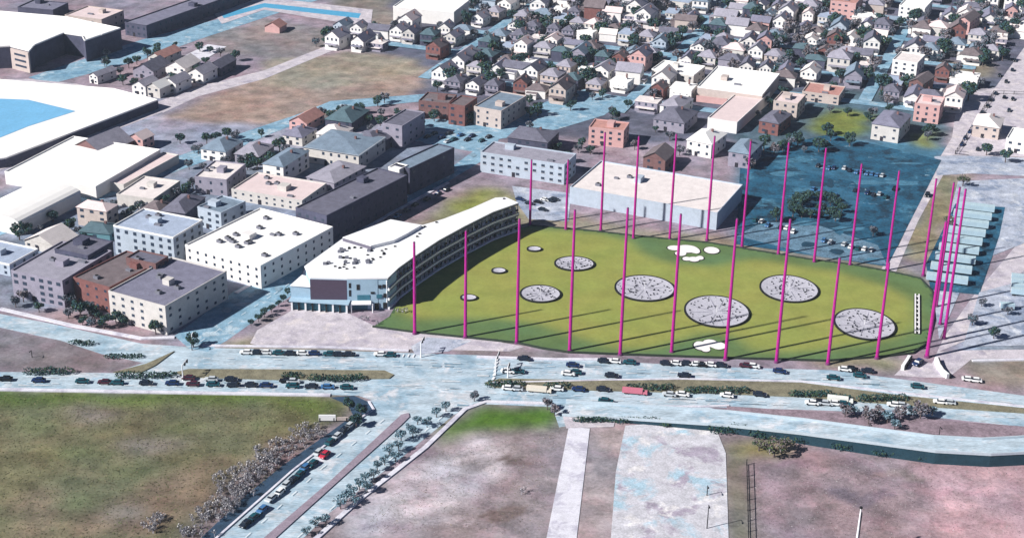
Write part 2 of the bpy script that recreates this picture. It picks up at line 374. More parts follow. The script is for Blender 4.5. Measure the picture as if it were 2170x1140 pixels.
HWY = [(300,776),(440,745),(870,755),(1000,758),(1300,772),(1760,790),(2170,845),(2170,860),(1760,806),(1300,800),(1060,800),(1060,832),(1500,842),(2170,890),(2170,900),(1700,866),(1200,852),(900,860),(780,832),(400,822),(5,816),(5,795),(300,800),(370,802),(830,808),(860,785),(600,780)]
m_pd = mat('asphalt_patch_dark', (132,160,178), .25, .4, .9); m_pl = mat('asphalt_patch_pale', (206,214,220), .2, .4, .9)
patches('asphalt_patch', HWY, 34, (14, 60), (1.5, 4), m_pd, 1, True); patches('asphalt_patch', HWY, 26, (10, 50), (1.5, 4), m_pl, 2, True)
STA = [(400,738),(495,622),(690,506),(860,415),(1015,315),(1040,330),(830,450),(650,555),(480,722)]
patches('asphalt_patch', STA, 16, (4, 16), (2, 7), m_pd, 3)
CW = [(1325,905),(1420,900),(1515,920),(1532,962),(1540,1150),(1296,1150),(1308,1000)]
DL = [(1575,330),(1760,292),(1985,344),(1880,555),(1565,515)]
patches('lot_wear', DL, 12, (8, 46), (2, 7), mat('lot_wear_blue', (70,120,146), .3, .3, .9), 8); patches('lot_wear', DL, 6, (6, 30), (3, 12), mat('lot_wear_dark', (24,62,84), .3, .3, .9), 9); patches('lot_wear', DL, 16, (4, 20), (.6, 1.6), mat('lot_wear_pale', (150,182,198), .3, .3, .9), 10, True)
FC = [(560,722),(625,662),(730,664),(800,698),(1050,728),(940,738),(600,728)]
# tufts of rough grass and scattered stones
def scatter(name, region, n, mats_, size, seed, up_=1.0):
    g = np.random.default_rng(seed); W_ = ground_poly(region); xs_ = [p[0] for p in W_]; ys_ = [p[1] for p in W_]
    X = g.uniform(min(xs_), max(xs_), n * 3); Y = g.uniform(min(ys_), max(ys_), n * 3); k = inside_np(X, Y, W_); X, Y = X[k][:n], Y[k][:n]; V = []; Fc = []; mi = []
    for x, y in zip(X, Y):
        for _ in range(2):
            s_ = size * g.uniform(.4, 1.3); t = g.uniform(0, 3.14); dx, dy = math.cos(t) * s_, math.sin(t) * s_; h_ = s_ * g.uniform(.5, 1.1) * up_; o = len(V); lx, ly = g.uniform(-.5, .5, 2) * s_
            V += [(x - dx, y - dy, -.02), (x + dx, y + dy, -.02), (x + dx * .6 + lx, y + dy * .6 + ly, h_), (x - dx * .6 + lx, y - dy * .6 + ly, h_)]; Fc.append((o, o + 1, o + 2, o + 3)); mi.append(int(g.integers(len(mats_))))
    me_ = bpy.data.meshes.new(name); me_.from_pydata(V, [], Fc)
    for q in mats_: me_.materials.append(q)
    me_.polygons.foreach_set('material_index', mi); me_.update(); return link(name, me_)
tu = [mat('tuft_olive', (104,108,72), .2, 1), mat('tuft_dry', (140,132,104), .2, 1), mat('tuft_green', (84,100,56), .2, 1)]
o = scatter('rough_grass', [(0,835),(690,842),(730,880),(600,990),(420,1140),(0,1140)], 9000, tu, .3, 1, .4); tag(o, 'rough tufts of olive grass across the large field at the lower left', 'grass', kind='stuff')
o = scatter('weeds', [(760,1130),(905,955),(1180,915),(1190,900),(1150,1130)], 3500, [mat('tuft_grey', (120,112,110), .2, 1), tu[1], mat('stone_pale', (176,172,176), .2, 1)], .2, 2, .5); tag(o, 'dry weeds and stones strewn over the dirt lot left of the path', 'weeds', kind='stuff')
o = scatter('weeds', [(1590,990),(1900,965),(2165,975),(2165,1140),(1590,1140)], 4500, [mat('tuft_grey', (120,112,110)), mat('tuft_mauve', (120,104,116), .2, 1), mat('stone_pale', (176,172,176))], .2, 3, .5); tag(o, 'dry weeds and stones strewn over the mauve field at the lower right', 'weeds', kind='stuff')
# residential streets
# medians and verges (raised kerbed islands)
sheet('median', [(370,790),(400,783),(600,784),(815,786),(835,795),(825,803),(600,806),(400,800)], m_med, .12)
sheet('median', [(1028,812),(1060,803),(1300,808),(1450,806),(1700,812),(1900,838),(2170,866),(2400,890),(2400,900),(2170,876),(1900,858),(1700,842),(1500,834),(1300,829),(1050,822)], m_med, .12)
sheet('median', [(560,1140),(700,1020),(850,880),(866,876),(868,884),(850,902),(740,1000),(585,1140),(560,1180),(500,1180)], mat('median_gravel', (150,138,152), .2, .3, .95), .12)
sheet('median', [(1540,862),(1700,872),(1900,885),(2170,905),(2400,925),(2400,955),(2170,938),(1900,915),(1700,893),(1540,875)], mat('verge_earth', (140,124,134), .35, .2, .95), .12)
sheet('verge', [(240,790),(310,772),(370,745),(330,775),(300,790)], m_med, .12)
for ln, wd in (([(-200,826),(5,826),(400,833),(700,838)], 2.0), ([(430,733),(700,737),(866,744)], 1.6),
               ([(1010,757),(1180,762),(1300,762)], 1.6), ([(1040,812),(1300,806),(1450,804),(1700,809),(1900,832),(2170,862)], 1.0),
               ([(1205,862),(1500,862),(1545,860)], 1.0), ([(650,1160),(760,1060),(900,950),(985,868),(1030,852),(1170,856)], 1.8),
               ([(455,1144),(622,996),(768,884),(792,868),(782,852)], .8), ([(370,716),(300,718),(150,690),(0,655)], 2.0),
               ([(500,622),(700,507),(862,417)], 1.8), ([(625,630),(655,558),(830,452),(950,388)], 1.6), ([(2060,765),(2170,763),(2300,762)], 1.4)):
    strip('pavement', ln, wd, m_walk, .13)
# lane lines
mk = MB()
def lane(line, dash=3.0, gap=6.0, wd=.28, z=.30):
    pts = [P(*p) for p in line]
    for a, b in zip(pts, pts[1:]):
        d = b - a; L = d.length; d.normalize(); n = Vector((-d.y, d.x, 0)) * wd / 2; t = 0
        while t < L:
            e = min(L, t + dash); p, q = a + d * t, a + d * e
            mk.face([(p - n)[:2] + (z,), (q - n)[:2] + (z,), (q + n)[:2] + (z,), (p + n)[:2] + (z,)]) if False else mk.face([(p.x - n.x, p.y - n.y, z), (q.x - n.x, q.y - n.y, z), (q.x + n.x, q.y + n.y, z), (p.x + n.x, p.y + n.y, z)])
            t += dash + gap
ZM = ZL[0] + .03
lane([(430,760),(860,768),(1300,782),(1540,790),(1760,795),(2170,850)], z=ZM)
lane([(430,772),(860,778),(1300,795),(1540,800),(1760,806),(2170,858)], z=ZM)
lane([(5,798),(400,812),(830,818),(1060,836),(1500,846),(1760,860),(2170,888)], z=ZM)
lane([(5,812),(400,821),(740,826)], z=ZM)
lane([(1200,848),(1500,855)], z=ZM)
lane([(520,1140),(680,995),(820,885)], z=ZM)
lane([(630,1140),(760,1030),(900,915),(960,865)], z=ZM)
lane([(425,725),(580,625),(740,515),(900,415),(985,350)], z=ZM, wd=.22)
for x in range(0, 6): lane([(1055 - x * 1.5, 760 + x * 8), (1051 - x * 1.5, 766 + x * 8)], 9, 0, .9, z=ZM)
for x in range(0, 4): lane([(845 + x * 11, 752 + 0), (842 + x * 11, 758)], 9, 0, .5, z=ZM)
tag(mk.build('road_marking', m_white), kind='structure')

# ------------------------------------------------------------------ driving range turf
TURF = [(790,694),(880,706),(985,716),(1095,728),(1150,740),(1205,748),(1330,753),(1540,760),(1650,763),(1755,766),(1870,757),(1935,750),(1966,728),(1978,680),(1976,620),(1950,592),(1885,577),(1800,562),(1720,552),(1640,539),(1560,526),(1500,516),(1420,509),(1340,501),(1270,493),(1200,486),(1125,480),(1085,488),(1030,508),(980,530),(930,560),(885,592),(850,630),(825,672)]
TW = ground_poly(TURF)
FAIR = ground_poly([(838,655),(885,600),(935,568),(985,538),(1040,512),(1120,486),(1200,492),(1270,499),(1335,512),(1370,545),(1430,562),(1520,566),(1590,550),(1660,560),(1760,575),(1880,610),(1935,640),(1940,700),(1880,722),(1760,742),(1660,748),(1590,745),(1560,712),(1500,705),(1440,722),(1380,742),(1300,738),(1230,718),(1150,690),(1060,678),(960,675),(880,678)])
tx0, tx1 = min(p[0] for p in TW), max(p[0] for p in TW); ty0, ty1 = min(p[1] for p in TW), max(p[1] for p in TW)
S2 = 1.25
gx = np.arange(tx0 - 6, tx1 + 6, S2); gy = np.arange(ty0 - 6, ty1 + 6, S2); X2, Y2 = np.meshgrid(gx, gy)
fr = inside_np(X2, Y2, FAIR).astype(float)
for _ in range(4):
    for ax in (0, 1): fr = sum(ck[i] * np.roll(fr, i - 2, axis=ax) for i in range(5))
wob = .5 + .5 * np.sin(X2 / 9 + 1.4 * np.sin(Y2 / 7)) * np.sin(Y2 / 11 + np.sin(X2 / 13)); 
cf = np.array(rgb((142,152,78))) ; cf2 = np.array(rgb((150,152,80))); cr = np.array(rgb((94,124,82))); cr2 = np.array(rgb((98,120,72)))
cc = fr[..., None] * (cf * (1 - wob[..., None]) + cf2 * wob[..., None]) + (1 - fr[..., None]) * (cr * (1 - wob[..., None]) + cr2 * wob[..., None])
tin = inside_np(X2, Y2, TW); idx = -np.ones(X2.shape, int)
cell = tin[:-1, :-1] & tin[1:, :-1] & tin[:-1, 1:] & tin[1:, 1:]
use = np.zeros(X2.shape, bool); use[:-1, :-1] |= cell; use[1:, :-1] |= cell; use[:-1, 1:] |= cell; use[1:, 1:] |= cell
idx[use] = np.arange(use.sum())
tv = [(x, y, .42) for x, y in zip(X2[use], Y2[use])]
yy, xx = np.nonzero(cell)
tf = [(int(idx[a, b]), int(idx[a, b + 1]), int(idx[a + 1, b + 1]), int(idx[a + 1, b])) for a, b in zip(yy, xx)]
tm = bpy.data.meshes.new('turf'); tm.from_pydata(tv, [], tf); tc_ = tm.color_attributes.new('grass', 'FLOAT_COLOR', 'POINT')
tc_.data.foreach_set('color', np.concatenate([cc[use], np.ones((use.sum(), 1))], 1).ravel())
tm.materials.append(attr_mat('range_turf', 'grass', .13, .7)); tag(link('turf', tm), kind='structure')
b = MB(); b.face([(p[0], p[1], .36) for p in (TW if True else [])][::-1]); b.prism(TW, -.2, .34)
tag(b.build('turf_base', mat('rough_edge_turf', (70,96,62), .2, .5)), kind='structure')
# low dark border board round the turf
b = MB(); c = [Vector((p[0], p[1], 0)) for p in TW[:27]]
for a, d in zip(c, c[1:]):
    v = d - a; L = v.length; mid = (a + d) / 2
    b.box((mid.x, mid.y, .45), (L + .25, .35, .9), math.atan2(v.y, v.x))
o = b.build('border_board', mat('dark_board', (50,62,52), .2, 1)); tag(o, 'low dark board running round the edge of the driving range turf', 'border fence')

# ------------------------------------------------------------------ magenta poles
m_pole = mat('magenta_paint', (170,28,132), .1, .5, .5, k=.9); m_foot = mat('footing_concrete', (120,60,110), .1, 1)
def pole(base, top, label, r=.62):
    b = P(*base); h = height_of(base, top); e = empty('net_pole', b)
    s = MB(); s.tube((0,0,0), (0,0,h * .5), r * 1.08, r * .95, 12); s.tube((0,0,h * .5), (0,0,h), r * .95, r * .72, 12); s.build('shaft', m_pole, e)
    s = MB(); s.tube((0,0,-.3), (0,0,.9), r * 1.7, r * 1.5, 12); s.build('footing', m_foot, e)
    s = MB(); s.tube((0,0,h), (0,0,h + .35), r * .85, r * .5, 12); s.build('cap', m_foot, e)
    tag(e, label, 'pole', 'tall magenta net poles round the driving range')
near = [((879,708),(879,514)),((986,716),(988,490)),((1095,727),(1101,465)),((1207,745),(1214,446)),((1314,752),(1325,442)),((1423,748),(1442,455)),((1537,763),(1559,465)),((1645,768),(1673,466)),((1754,772),(1777,548)),((1858,760),(1886,558))]
for i, (a, t) in enumerate(near):
    pole(a, t, '%s magenta pole %sfrom the left along the near edge of the range' % (['short','tall','tall','very tall','very tall','very tall','very tall','very tall','short','short'][i], ORD[i] + ' '))
back = [((1123,478),(1127,340)),((1199,488),(1205,340)),((1273,490),(1283,282)),((1342,507),(1356,290)),((1419,508),(1429,285)),((1498,510),(1510,290)),((1572,525),(1593,300)),((1649,540),(1667,303)),((1725,557),(1751,315)),((1801,563),(1819,348)),((1879,573),(1908,363)),((1956,585),(1988,380))]
for i, (a, t) in enumerate(back):
    pole(a, t, 'magenta pole, %s from the left along the far edge of the range' % ORD[i], .56)
for i, (a, t) in enumerate([((1984,650),(2018,388)),((1992,688),(2030,398)),((2000,718),(2042,402)),((1964,757),(1999,470))]):
    pole(a, t, ['magenta pole at the right end of the range, farthest of four','magenta pole at the right end of the range, second farthest','magenta pole at the right end beside the road, rightmost of all','thick magenta pole at the near right corner of the range turf'][i], [.55,.55,.6,.72][i])

# ------------------------------------------------------------------ targets and bunkers
m_net = mat('target_net', (190,190,201), .16, 1.5, .9, fine=2); m_rim = mat('black_rim', (26,28,28), .1, 1); m_dot = mat('target_marker', (32,34,46), .1, 1)
m_pin = mat('target_pin', (240,240,240), .05, 1)
def target(px, py, rx, ry, label, seed):
    g = random.Random(seed); c = P(px, py, .5); a = (P(px + rx, py) - P(px - rx, py)).length / 2; d = (P(px, py - ry) - P(px, py + ry)).length / 2
    e = empty('golf_target', (c.x, c.y, .42), 0); big = rx > 30
    n = 40; b = MB(); rings = [(1.0, .55), (.75, .32), (.45, .2), (.12, .14)]
    for k in range(3):
        (r0, z0), (r1, z1) = rings[k], rings[k + 1]
        for i in range(n):
            t0, t1 = 2 * math.pi * i / n, 2 * math.pi * (i + 1) / n
            b.face([(math.cos(t0) * a * r0, math.sin(t0) * d * r0, z0), (math.cos(t1) * a * r0, math.sin(t1) * d * r0, z0), (math.cos(t1) * a * r1, math.sin(t1) * d * r1, z1), (math.cos(t0) * a * r1, math.sin(t0) * d * r1, z1)])
    b.face([(math.cos(2 * math.pi * i / n) * a * .12, math.sin(2 * math.pi * i / n) * d * .12, .14) for i in range(n)])
    b.build('dish_net', m_net, e)
    b = MB(); w_ = .55 if big else .4
    for i in range(n):
        t0, t1 = 2 * math.pi * i / n, 2 * math.pi * (i + 1) / n; p = [Vector((math.cos(t) * (a + q), math.sin(t) * (d + q), 0)) for t, q in ((t0, 0), (t1, 0), (t1, w_), (t0, w_))]
        lo, hi = .02, .75
        b.face([(p[0].x, p[0].y, hi), (p[1].x, p[1].y, hi), (p[2].x, p[2].y, hi), (p[3].x, p[3].y, hi)][::-1])
        b.face([(p[3].x, p[3].y, lo), (p[2].x, p[2].y, lo), (p[2].x, p[2].y, hi), (p[3].x, p[3].y, hi)][::-1])
        b.face([(p[0].x, p[0].y, lo), (p[1].x, p[1].y, lo), (p[1].x, p[1].y, hi), (p[0].x, p[0].y, hi)])
    b.build('rim', m_rim, e)
    if big:
        b = MB()
        for i in range(70 if rx > 50 else 34):
            t = g.uniform(0, 2 * math.pi); r = g.choice([.9, .88, .82, .7, .6, .5, .35]) * g.uniform(.94, 1.04); x, y = math.cos(t) * a * r, math.sin(t) * d * r
            b.box((x, y, .5), (g.uniform(.2, .34), g.uniform(.3, .75), .4), t + g.uniform(0, 3))
        b.build('net_stanchions', m_dot, e)
        # segment ribs
        b = MB()
        for i in range(12):
            t = 2 * math.pi * i / 12 + .13; b.box((math.cos(t) * a * .56, math.sin(t) * d * .56, .40), (a * .8, .09, .1), math.atan2(math.sin(t) * d, math.cos(t) * a))
        b.build('rib', mat('rib_paint', (150,150,165), .1, 1), e)
        b = MB(); b.tube((0,0,0), (0,0,3.2), .12, .1, 6); b.build('pin', m_pin, e)
    tag(e, label, 'golf target', 'round golf targets set in the turf')
target(1217,560,40,14,'round netted target in the turf, farthest from the near road',1)
target(1145,624,41,17,'round netted target nearest the hitting bays',2)
target(1366,612,61,26,'large round netted target between the fifth and sixth near poles',3)
target(1519,661,66,32,'largest round netted target, just behind the lone near bunker',4)
target(1672,613,59,27,'large round netted target at the far side of the seventh and eighth poles',5)
target(1832,688,61,31,'large round netted target nearest the right end of the turf',6)
target(1132,529,14,4.5,'tiny pale ring target near the far end of the hitting bays',7)
target(1057,575,14,5,'tiny pale ring target in the middle before the hitting bays',8)
target(993,632,16,5.5,'tiny pale ring target behind the second near pole',9)
# trench target
tl = P(1943,627); tb = P(1943,710); c = (tl + tb) / 2; L = (tl - tb).length; rz = math.atan2((tl - tb).y, (tl - tb).x)
e = empty('trench_target', (c.x, c.y, .42), rz)
MB().box((0, 0, .1), (L, 2.6, .16)).build('trench_bed', m_rim, e)
b = MB(); b.box((0, .75, .45), (L * .98, .5, .7)); b.box((0, -.75, .45), (L * .98, .5, .7)); b.build('side_wall', mat('white_board', (240,240,240), .05, 1), e)
b = MB()
for i in range(9): b.box((-L / 2 + L * (i + .5) / 9, 0, .4), (.3, .8, .5))
b.build('divider', mat('white_board', (240,240,240)), e)
tag(e, 'long narrow white trench target at the right end of the turf', 'golf target')
m_sand = mat('white_sand', (244,240,238), .05, .5)
def bunker(blobs, label):
    cx = sum(b_[0] for b_ in blobs) / len(blobs); cy = sum(b_[1] for b_ in blobs) / len(blobs); o = P(cx, cy)
    e = empty('sand_bunker', (o.x, o.y, 0))
    # union outline by marching angles on a distance field around the centre
    n = 64; ring = []
    W = [(P(x, y) - o, (P(x + rx, y) - P(x - rx, y)).length / 2, (P(x, y - ry) - P(x, y + ry)).length / 2) for x, y, rx, ry in blobs]
    for i in range(n):
        t = 2 * math.pi * i / n; dx, dy = math.cos(t), math.sin(t); r = 0
        for k in range(400):
            q = 40 - k * .1
            if any(((dx * q - c_.x) / a_) ** 2 + ((dy * q - c_.y) / b_) ** 2 < 1 for c_, a_, b_ in W): r = q; break
        ring.append((dx, dy, r))
    s = MB(); s.prism([(x * r, y * r) for x, y, r in ring], .35, .66); s.build('sand', m_sand, e)
    s = MB()
    for i in range(n):
        x, y, r = ring[i]; x2, y2, r2 = ring[(i + 1) % n]
        s.face([(x * r, y * r, .58), (x * (r + .6), y * (r + .6), .46), (x2 * (r2 + .6), y2 * (r2 + .6), .46), (x2 * r2, y2 * r2, .58)])
    s.build('lip', m_rim, e)
    tag(e, label, 'sand bunker', 'white sand bunkers')
bunker([(1430,528,16,5),(1455,530,24,8),(1442,540,12,5),(1475,534,8,6)], 'large white winding bunker at the far edge of the turf')
bunker([(1508,533,16,7)], 'small oval grey-white bunker at the far edge, right of the large one')
bunker([(1455,551,9,4),(1470,552,12,5),(1484,549,7,4)], 'small ragged white bunker just in front of the large far one')
bunker([(1484,735,14,9),(1505,730,16,8),(1522,735,16,8),(1495,742,10,6)], 'white lobed bunker at the near edge beside the seventh pole')

# ------------------------------------------------------------------ buildings
W = dict(white=mat('white_wall', (246,244,242), .05, .4, k=.72), cream=mat('cream_wall', (230,226,222), .1, .4, k=.62), beige=mat('beige_wall', (214,200,194), .1, .4, k=.65),
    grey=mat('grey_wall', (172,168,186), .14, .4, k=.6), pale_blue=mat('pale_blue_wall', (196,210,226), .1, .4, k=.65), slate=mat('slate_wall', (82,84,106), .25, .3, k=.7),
    brown=mat('brown_brick_wall', (122,92,92), .2, .6), red=mat('red_brick_wall', (140,96,94), .2, .6, k=.65), pink=mat('pink_wall', (226,182,180), .08, .5, k=.65), teal=mat('teal_wall', (96,140,150), .12, .4))
RF = dict(white=mat('white_roof', (250,249,246), .03, .3), cream=mat('cream_roof', (232,224,222), .1, .3), grey=mat('grey_roof', (126,126,146), .2, .3),
    slate=mat('slate_roof', (108,108,124), .24, .4), blue=mat('blue_grey_roof', (124,142,160), .2, .3), teal=mat('teal_roof', (84,108,118), .2, .4),
    brown=mat('brown_roof', (118,108,112), .22, .4), red=mat('terracotta_roof', (190,142,134), .18, .4), pale=mat('pale_blue_roof', (168,182,204), .16, .3), mauve=mat('mauve_roof', (156,154,168), .18, .3), pinkish=mat('pinkish_roof', (226,208,208), .08, .3))
m_glass = mat('window_glass', (58,70,88), .2, .8, .25); m_frame = mat('window_frame', (205,205,208), .05, 1)
m_unit = mat('roof_unit_grey', (120,122,134), .15, 1); m_fan = mat('fan_black', (22,24,28), .1, 1); m_door = mat('door_dark', (48,46,56), .1, 1)
def unit_window():
    b = MB(); b.box((0, 0, 0), (1.5, .12, 1.5), mi=0); f = b.mesh('window', [m_glass]); 
    return f
WIN = unit_window()
FR = MB(); FR.box((0, -.06, -.82), (1.8, .26, .16)); FRM = FR.mesh('sill', [m_frame])
UNIT = MB(); UNIT.box((0, 0, .6), (2.4, 1.8, 1.2)); UNIT.box((0, 0, 1.25), (1.9, 1.4, .12), mi=0); UNITM = UNIT.mesh('rooftop_unit', [m_unit])
FAN = MB(); FAN.tube((0, 0, 1.3), (0, 0, 1.6), .6, .6, 10); FANM = FAN.mesh('fan', [m_fan])
LAND = []
def add_windows(e, Wd, D, h, floors, cols, colsd, big=1.0, sills=False, faces='fr'):
    fh = h / floors; cnt = 0; gw = random.Random(int(Wd * 131 + D * 17)); big = gw.uniform(.65, 1.35); tall = gw.uniform(.7, 1.05)
    for f in range(floors):
        z = fh * (f + .55)
        if 'f' in faces:
            for i in range(cols):
                if cnt > 90: break
                x = -Wd / 2 + Wd * (i + .5) / cols
                if gw.random() < .12: continue
                o = link('window', WIN, e, (x, -D / 2 - .05, z), 0, (big, 1, min(1.0, fh / 3.0) * tall)); cnt += 1
                if sills: link('sill', FRM, o)
        if 'r' in faces:
            for i in range(colsd):
                if cnt > 90: break
                y = -D / 2 + D * (i + .5) / colsd
                if gw.random() < .12: continue
                o = link('window', WIN, e, (Wd / 2 + .05, y, z), math.pi / 2, (big, 1, min(1.0, fh / 3.0) * tall)); cnt += 1
                if sills: link('sill', FRM, o)
def bldg(name, label, cat, A, B, C, h, wall, roof, kind='flat', floors=0, units=0, wins=True, D=None, rise=None, sills=False):
    a, b_, c_ = P(*A, h), P(*B, h), P(*C, h)
    u = (b_ - a); Wd = u.length; u.normalize(); v = Vector((-u.y, u.x, 0)); dd = D or max(4.0, (c_ - b_).dot(v))
    # correct for skew: share the lean between both axes
    ang1 = math.atan2(u.y, u.x)
    ang2 = math.atan2((c_ - b_).y, (c_ - b_).x) - math.pi / 2
    ang_ = ang1 * .6 + ang2 * .4 if abs(ang1 - ang2) < .6 else ang1
    if D is None: dd = (c_ - b_).length * .98
    u = Vector((math.cos(ang_), math.sin(ang_), 0)); v = Vector((-u.y, u.x, 0))
    cen = b_ - u * Wd / 2 + v * dd / 2
    e = empty(name, (cen.x, cen.y, 0), ang_); LAND.append((cen.x, cen.y, max(Wd, dd) * .5 + 5))
    LAND2.append(((cen.x, cen.y), u, v, Wd / 2, dd / 2))
    wm, rm = W[wall], RF[roof]; x, y = Wd / 2, dd / 2
    s = MB()
    if kind in ('flat', 'arch'):
        s.box((0, 0, h / 2 - .1), (Wd, dd, h + .2)); s.build('wall', wm, e)
    if kind == 'flat':
        s = MB(); s.box((0, 0, h + .06), (Wd - .5, dd - .5, .16)); rf = s.build('roof', rm, e)
        s = MB()
        for q in (-1, 1):
            s.box((0, q * (y - .12), h + .35), (Wd + .1, .36, .75)); s.box((q * (x - .12), 0, h + .35), (.36, dd - .7, .75))
        s.build('parapet', wm if roof not in ('white', 'pale') else RF['white'], rf)
    elif kind == 'arch':
        s = MB(); n = 10; rz_ = rise or h * .35
        for i in range(n):
            t0, t1 = math.pi * i / n, math.pi * (i + 1) / n
            p0 = (-math.cos(t0) * (x + .3), h + math.sin(t0) * rz_); p1 = (-math.cos(t1) * (x + .3), h + math.sin(t1) * rz_)
            s.face([(p0[0], -y - .3, p0[1]), (p1[0], -y - .3, p1[1]), (p1[0], y + .3, p1[1]), (p0[0], y + .3, p0[1])])
        s.face([(-math.cos(math.pi * i / n) * x, -y - .02, h + math.sin(math.pi * i / n) * rz_ * .97) for i in range(n, -1, -1)][::-1], 1)
        s.face([(-math.cos(math.pi * i / n) * x, y + .02, h + math.sin(math.pi * i / n) * rz_ * .97) for i in range(n, -1, -1)], 1)
        rf = s.build('roof', [rm, wm], e)
    elif kind == 'gable':
        r_ = rise or min(Wd, dd) * .28
        s = MB(); s.box((0, 0, h / 2 - .1), (Wd, dd, h + .2))
        s.face([(-x, -y, h + .1), (x, -y, h + .1), (0, -y, h + r_)]); s.face([(x, y, h + .1), (-x, y, h + .1), (0, y, h + r_)]); s.build('wall', wm, e)
        s = MB(); ov = .5
        for q in (-1, 1):
            p = [(0, -y - ov, h + r_ + .12), (0, y + ov, h + r_ + .12), (q * (x + ov), y + ov, h - .2), (q * (x + ov), -y - ov, h - .2)]
            s.face(p if q < 0 else p[::-1]); s.face([(k[0], k[1], k[2] - .22) for k in (p[::-1] if q < 0 else p)])
        rf = s.build('roof', rm, e)
    elif kind == 'hip':
        r_ = rise or min(Wd, dd) * .24
        s = MB(); s.box((0, 0, h / 2 - .1), (Wd, dd, h + .2)); s.build('wall', wm, e)
        s = MB(); ov = .5; k = min(x, y) * .95; X_, Y_ = x + ov, y + ov; ra, rb = (max(0, x - k), max(0, y - k))
        q = [(-X_, -Y_, h - .1), (X_, -Y_, h - .1), (X_, Y_, h - .1), (-X_, Y_, h - .1)]
        t = [(-ra, -rb, h + r_), (ra, -rb, h + r_), (ra, rb, h + r_), (-ra, rb, h + r_)]
        for i in range(4):
            j = (i + 1) % 4; s.face([q[i], q[j], t[j], t[i]])
        s.face(t); s.face([(p[0], p[1], p[2] - .05) for p in q[::-1]]); rf = s.build('roof', rm, e)
        if Wd * dd > 60: MB().box((x * .3, y * .2, h + r_ * .8), (1, 1, 2.4)).build('chimney', W['brown'], rf)
    if wins:
        fl = floors or max(1, round(h / 3.3)); add_windows(e, Wd, dd, h, fl, max(2, int(Wd / 4.2)), max(2, int(dd / 5.5)), sills=sills)
        MB().box((-x * .2, -y - .08, 1.25), (1.6, .2, 2.4)).build('door', m_door, e)
    g = random.Random(int(A[0] * 7 + A[1]))
    if kind == 'flat' and Wd > 12 and dd > 12 and wall != 'white' or units > 1:
        MB().box((g.uniform(-.25, .25) * Wd, g.uniform(-.2, .3) * dd, h + 1.3), (g.uniform(3, 5), g.uniform(3, 6), 2.5)).build('stair_head', wm, e)
        MB().box((g.uniform(-.35, .35) * Wd, g.uniform(-.4, .1) * dd, h + .5), (g.uniform(2, 4), 1.4, .9)).build('skylight', m_unit, e)
    for i in range(units):
        o = link('rooftop_unit', UNITM, e, (g.uniform(-.38, .38) * Wd, g.uniform(-.38, .38) * dd, h + .14), 0); link('fan', FANM, o)
    tag(e, label, cat); return e
LAND2 = []
def overlaps(x, y, r):
    for (cx, cy), u, v, hw, hd in LAND2:
        d = Vector((x - cx, y - cy, 0))
        if abs(d.dot(u)) < hw + r and abs(d.dot(v)) < hd + r: return True
    return False

B_ = bldg
B_('apartment_block', 'cream corner apartment block with long dark side at the street junction', 'apartment block', (228,620),(350,652),(487,577),12,'cream','grey',floors=4,units=3,sills=True)
B_('brick_building', 'red brick block with dark recesses between the cream and grey corner blocks', 'building', (152,592),(232,612),(355,556),11,'red','brown',floors=3,units=1)
B_('apartment_block', 'grey block at the left edge above the curving road', 'apartment block', (30,572),(132,598),(222,530),11.5,'grey','mauve',floors=4,units=1)
B_('apartment_block', 'small dark block with slate roof behind the left grey block', 'building', (120,528),(186,545),(232,512),13,'slate','slate',floors=4)
B_('brick_building', 'tall dark red brick block behind the red brick one', 'building', (268,548),(330,562),(356,545),14,'brown','slate',floors=4,units=1)
B_('apartment_block', 'pale blue windowed apartment block with a dark right side', 'apartment block', (234,484),(367,506),(440,470),13,'pale_blue','pale',floors=4,units=2)
B_('apartment_block', 'small pale block with teal roof left of the big white roof', 'building', (420,440),(468,454),(518,428),9,'pale_blue','blue',floors=3)
B_('store_building', 'broad flat white-roofed block dotted with roof units beside the street', 'building', (400,518),(552,566),(692,478),10,'white','white',floors=3,units=14)
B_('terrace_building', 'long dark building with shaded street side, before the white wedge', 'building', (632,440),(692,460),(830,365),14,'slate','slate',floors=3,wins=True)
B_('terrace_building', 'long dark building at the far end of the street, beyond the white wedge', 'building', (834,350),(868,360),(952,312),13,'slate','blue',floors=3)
B_('lit_front_block', 'narrow white wedge added as the sunlit front wall of the far dark building', 'building', (824,356),(846,362),(862,352),13,'white','white',wins=False)  # white block added to stand for the sunlit front wall of the far dark building
B_('apartment_block', 'cream-fronted block with blue-grey hip roof behind the long dark building', 'building', (650,308),(760,330),(800,288),8,'cream','blue','hip',rise=2)
B_('apartment_block', 'white-fronted block with teal hip roof and dark right side', 'building', (558,346),(600,354),(648,318),9,'white','blue','hip',rise=2.5)
B_('house', 'mauve hip-roofed house touching the long dark building', 'house', (652,374),(708,388),(768,350),6,'grey','mauve','hip',rise=2)
B_('store_building', 'low pinkish flat-roofed shop left of the long dark building', 'building', (492,402),(640,428),(690,390),5,'cream','pinkish',units=3)
B_('apartment_block', 'square pale grey block left of the teal hip roof', 'building', (416,374),(480,384),(506,348),8,'grey','cream',units=1)
B_('warehouse', 'large white-roofed warehouse with mauve side wall at the left', 'warehouse', (10,366),(203,398),(342,318),6,'white','white',units=0,wins=False)
B_('warehouse', 'white warehouse with curved roof at the left edge', 'warehouse', (-70,458),(40,474),(200,414),6,'white','white','arch',rise=3,wins=False)
B_('shop', 'low cream shed beside the mauve-walled warehouse', 'building', (250,412),(325,425),(372,384),5,'cream','cream',wins=False)
B_('shed', 'long pale shed parallel to the large white-roofed warehouse', 'shed', (228,388),(262,394),(385,330),4,'cream','pinkish',wins=False)
B_('house', 'pinkish three-storey house near the curved-roof warehouse', 'house', (166,436),(225,448),(244,432),9,'beige','pinkish','hip',rise=2)
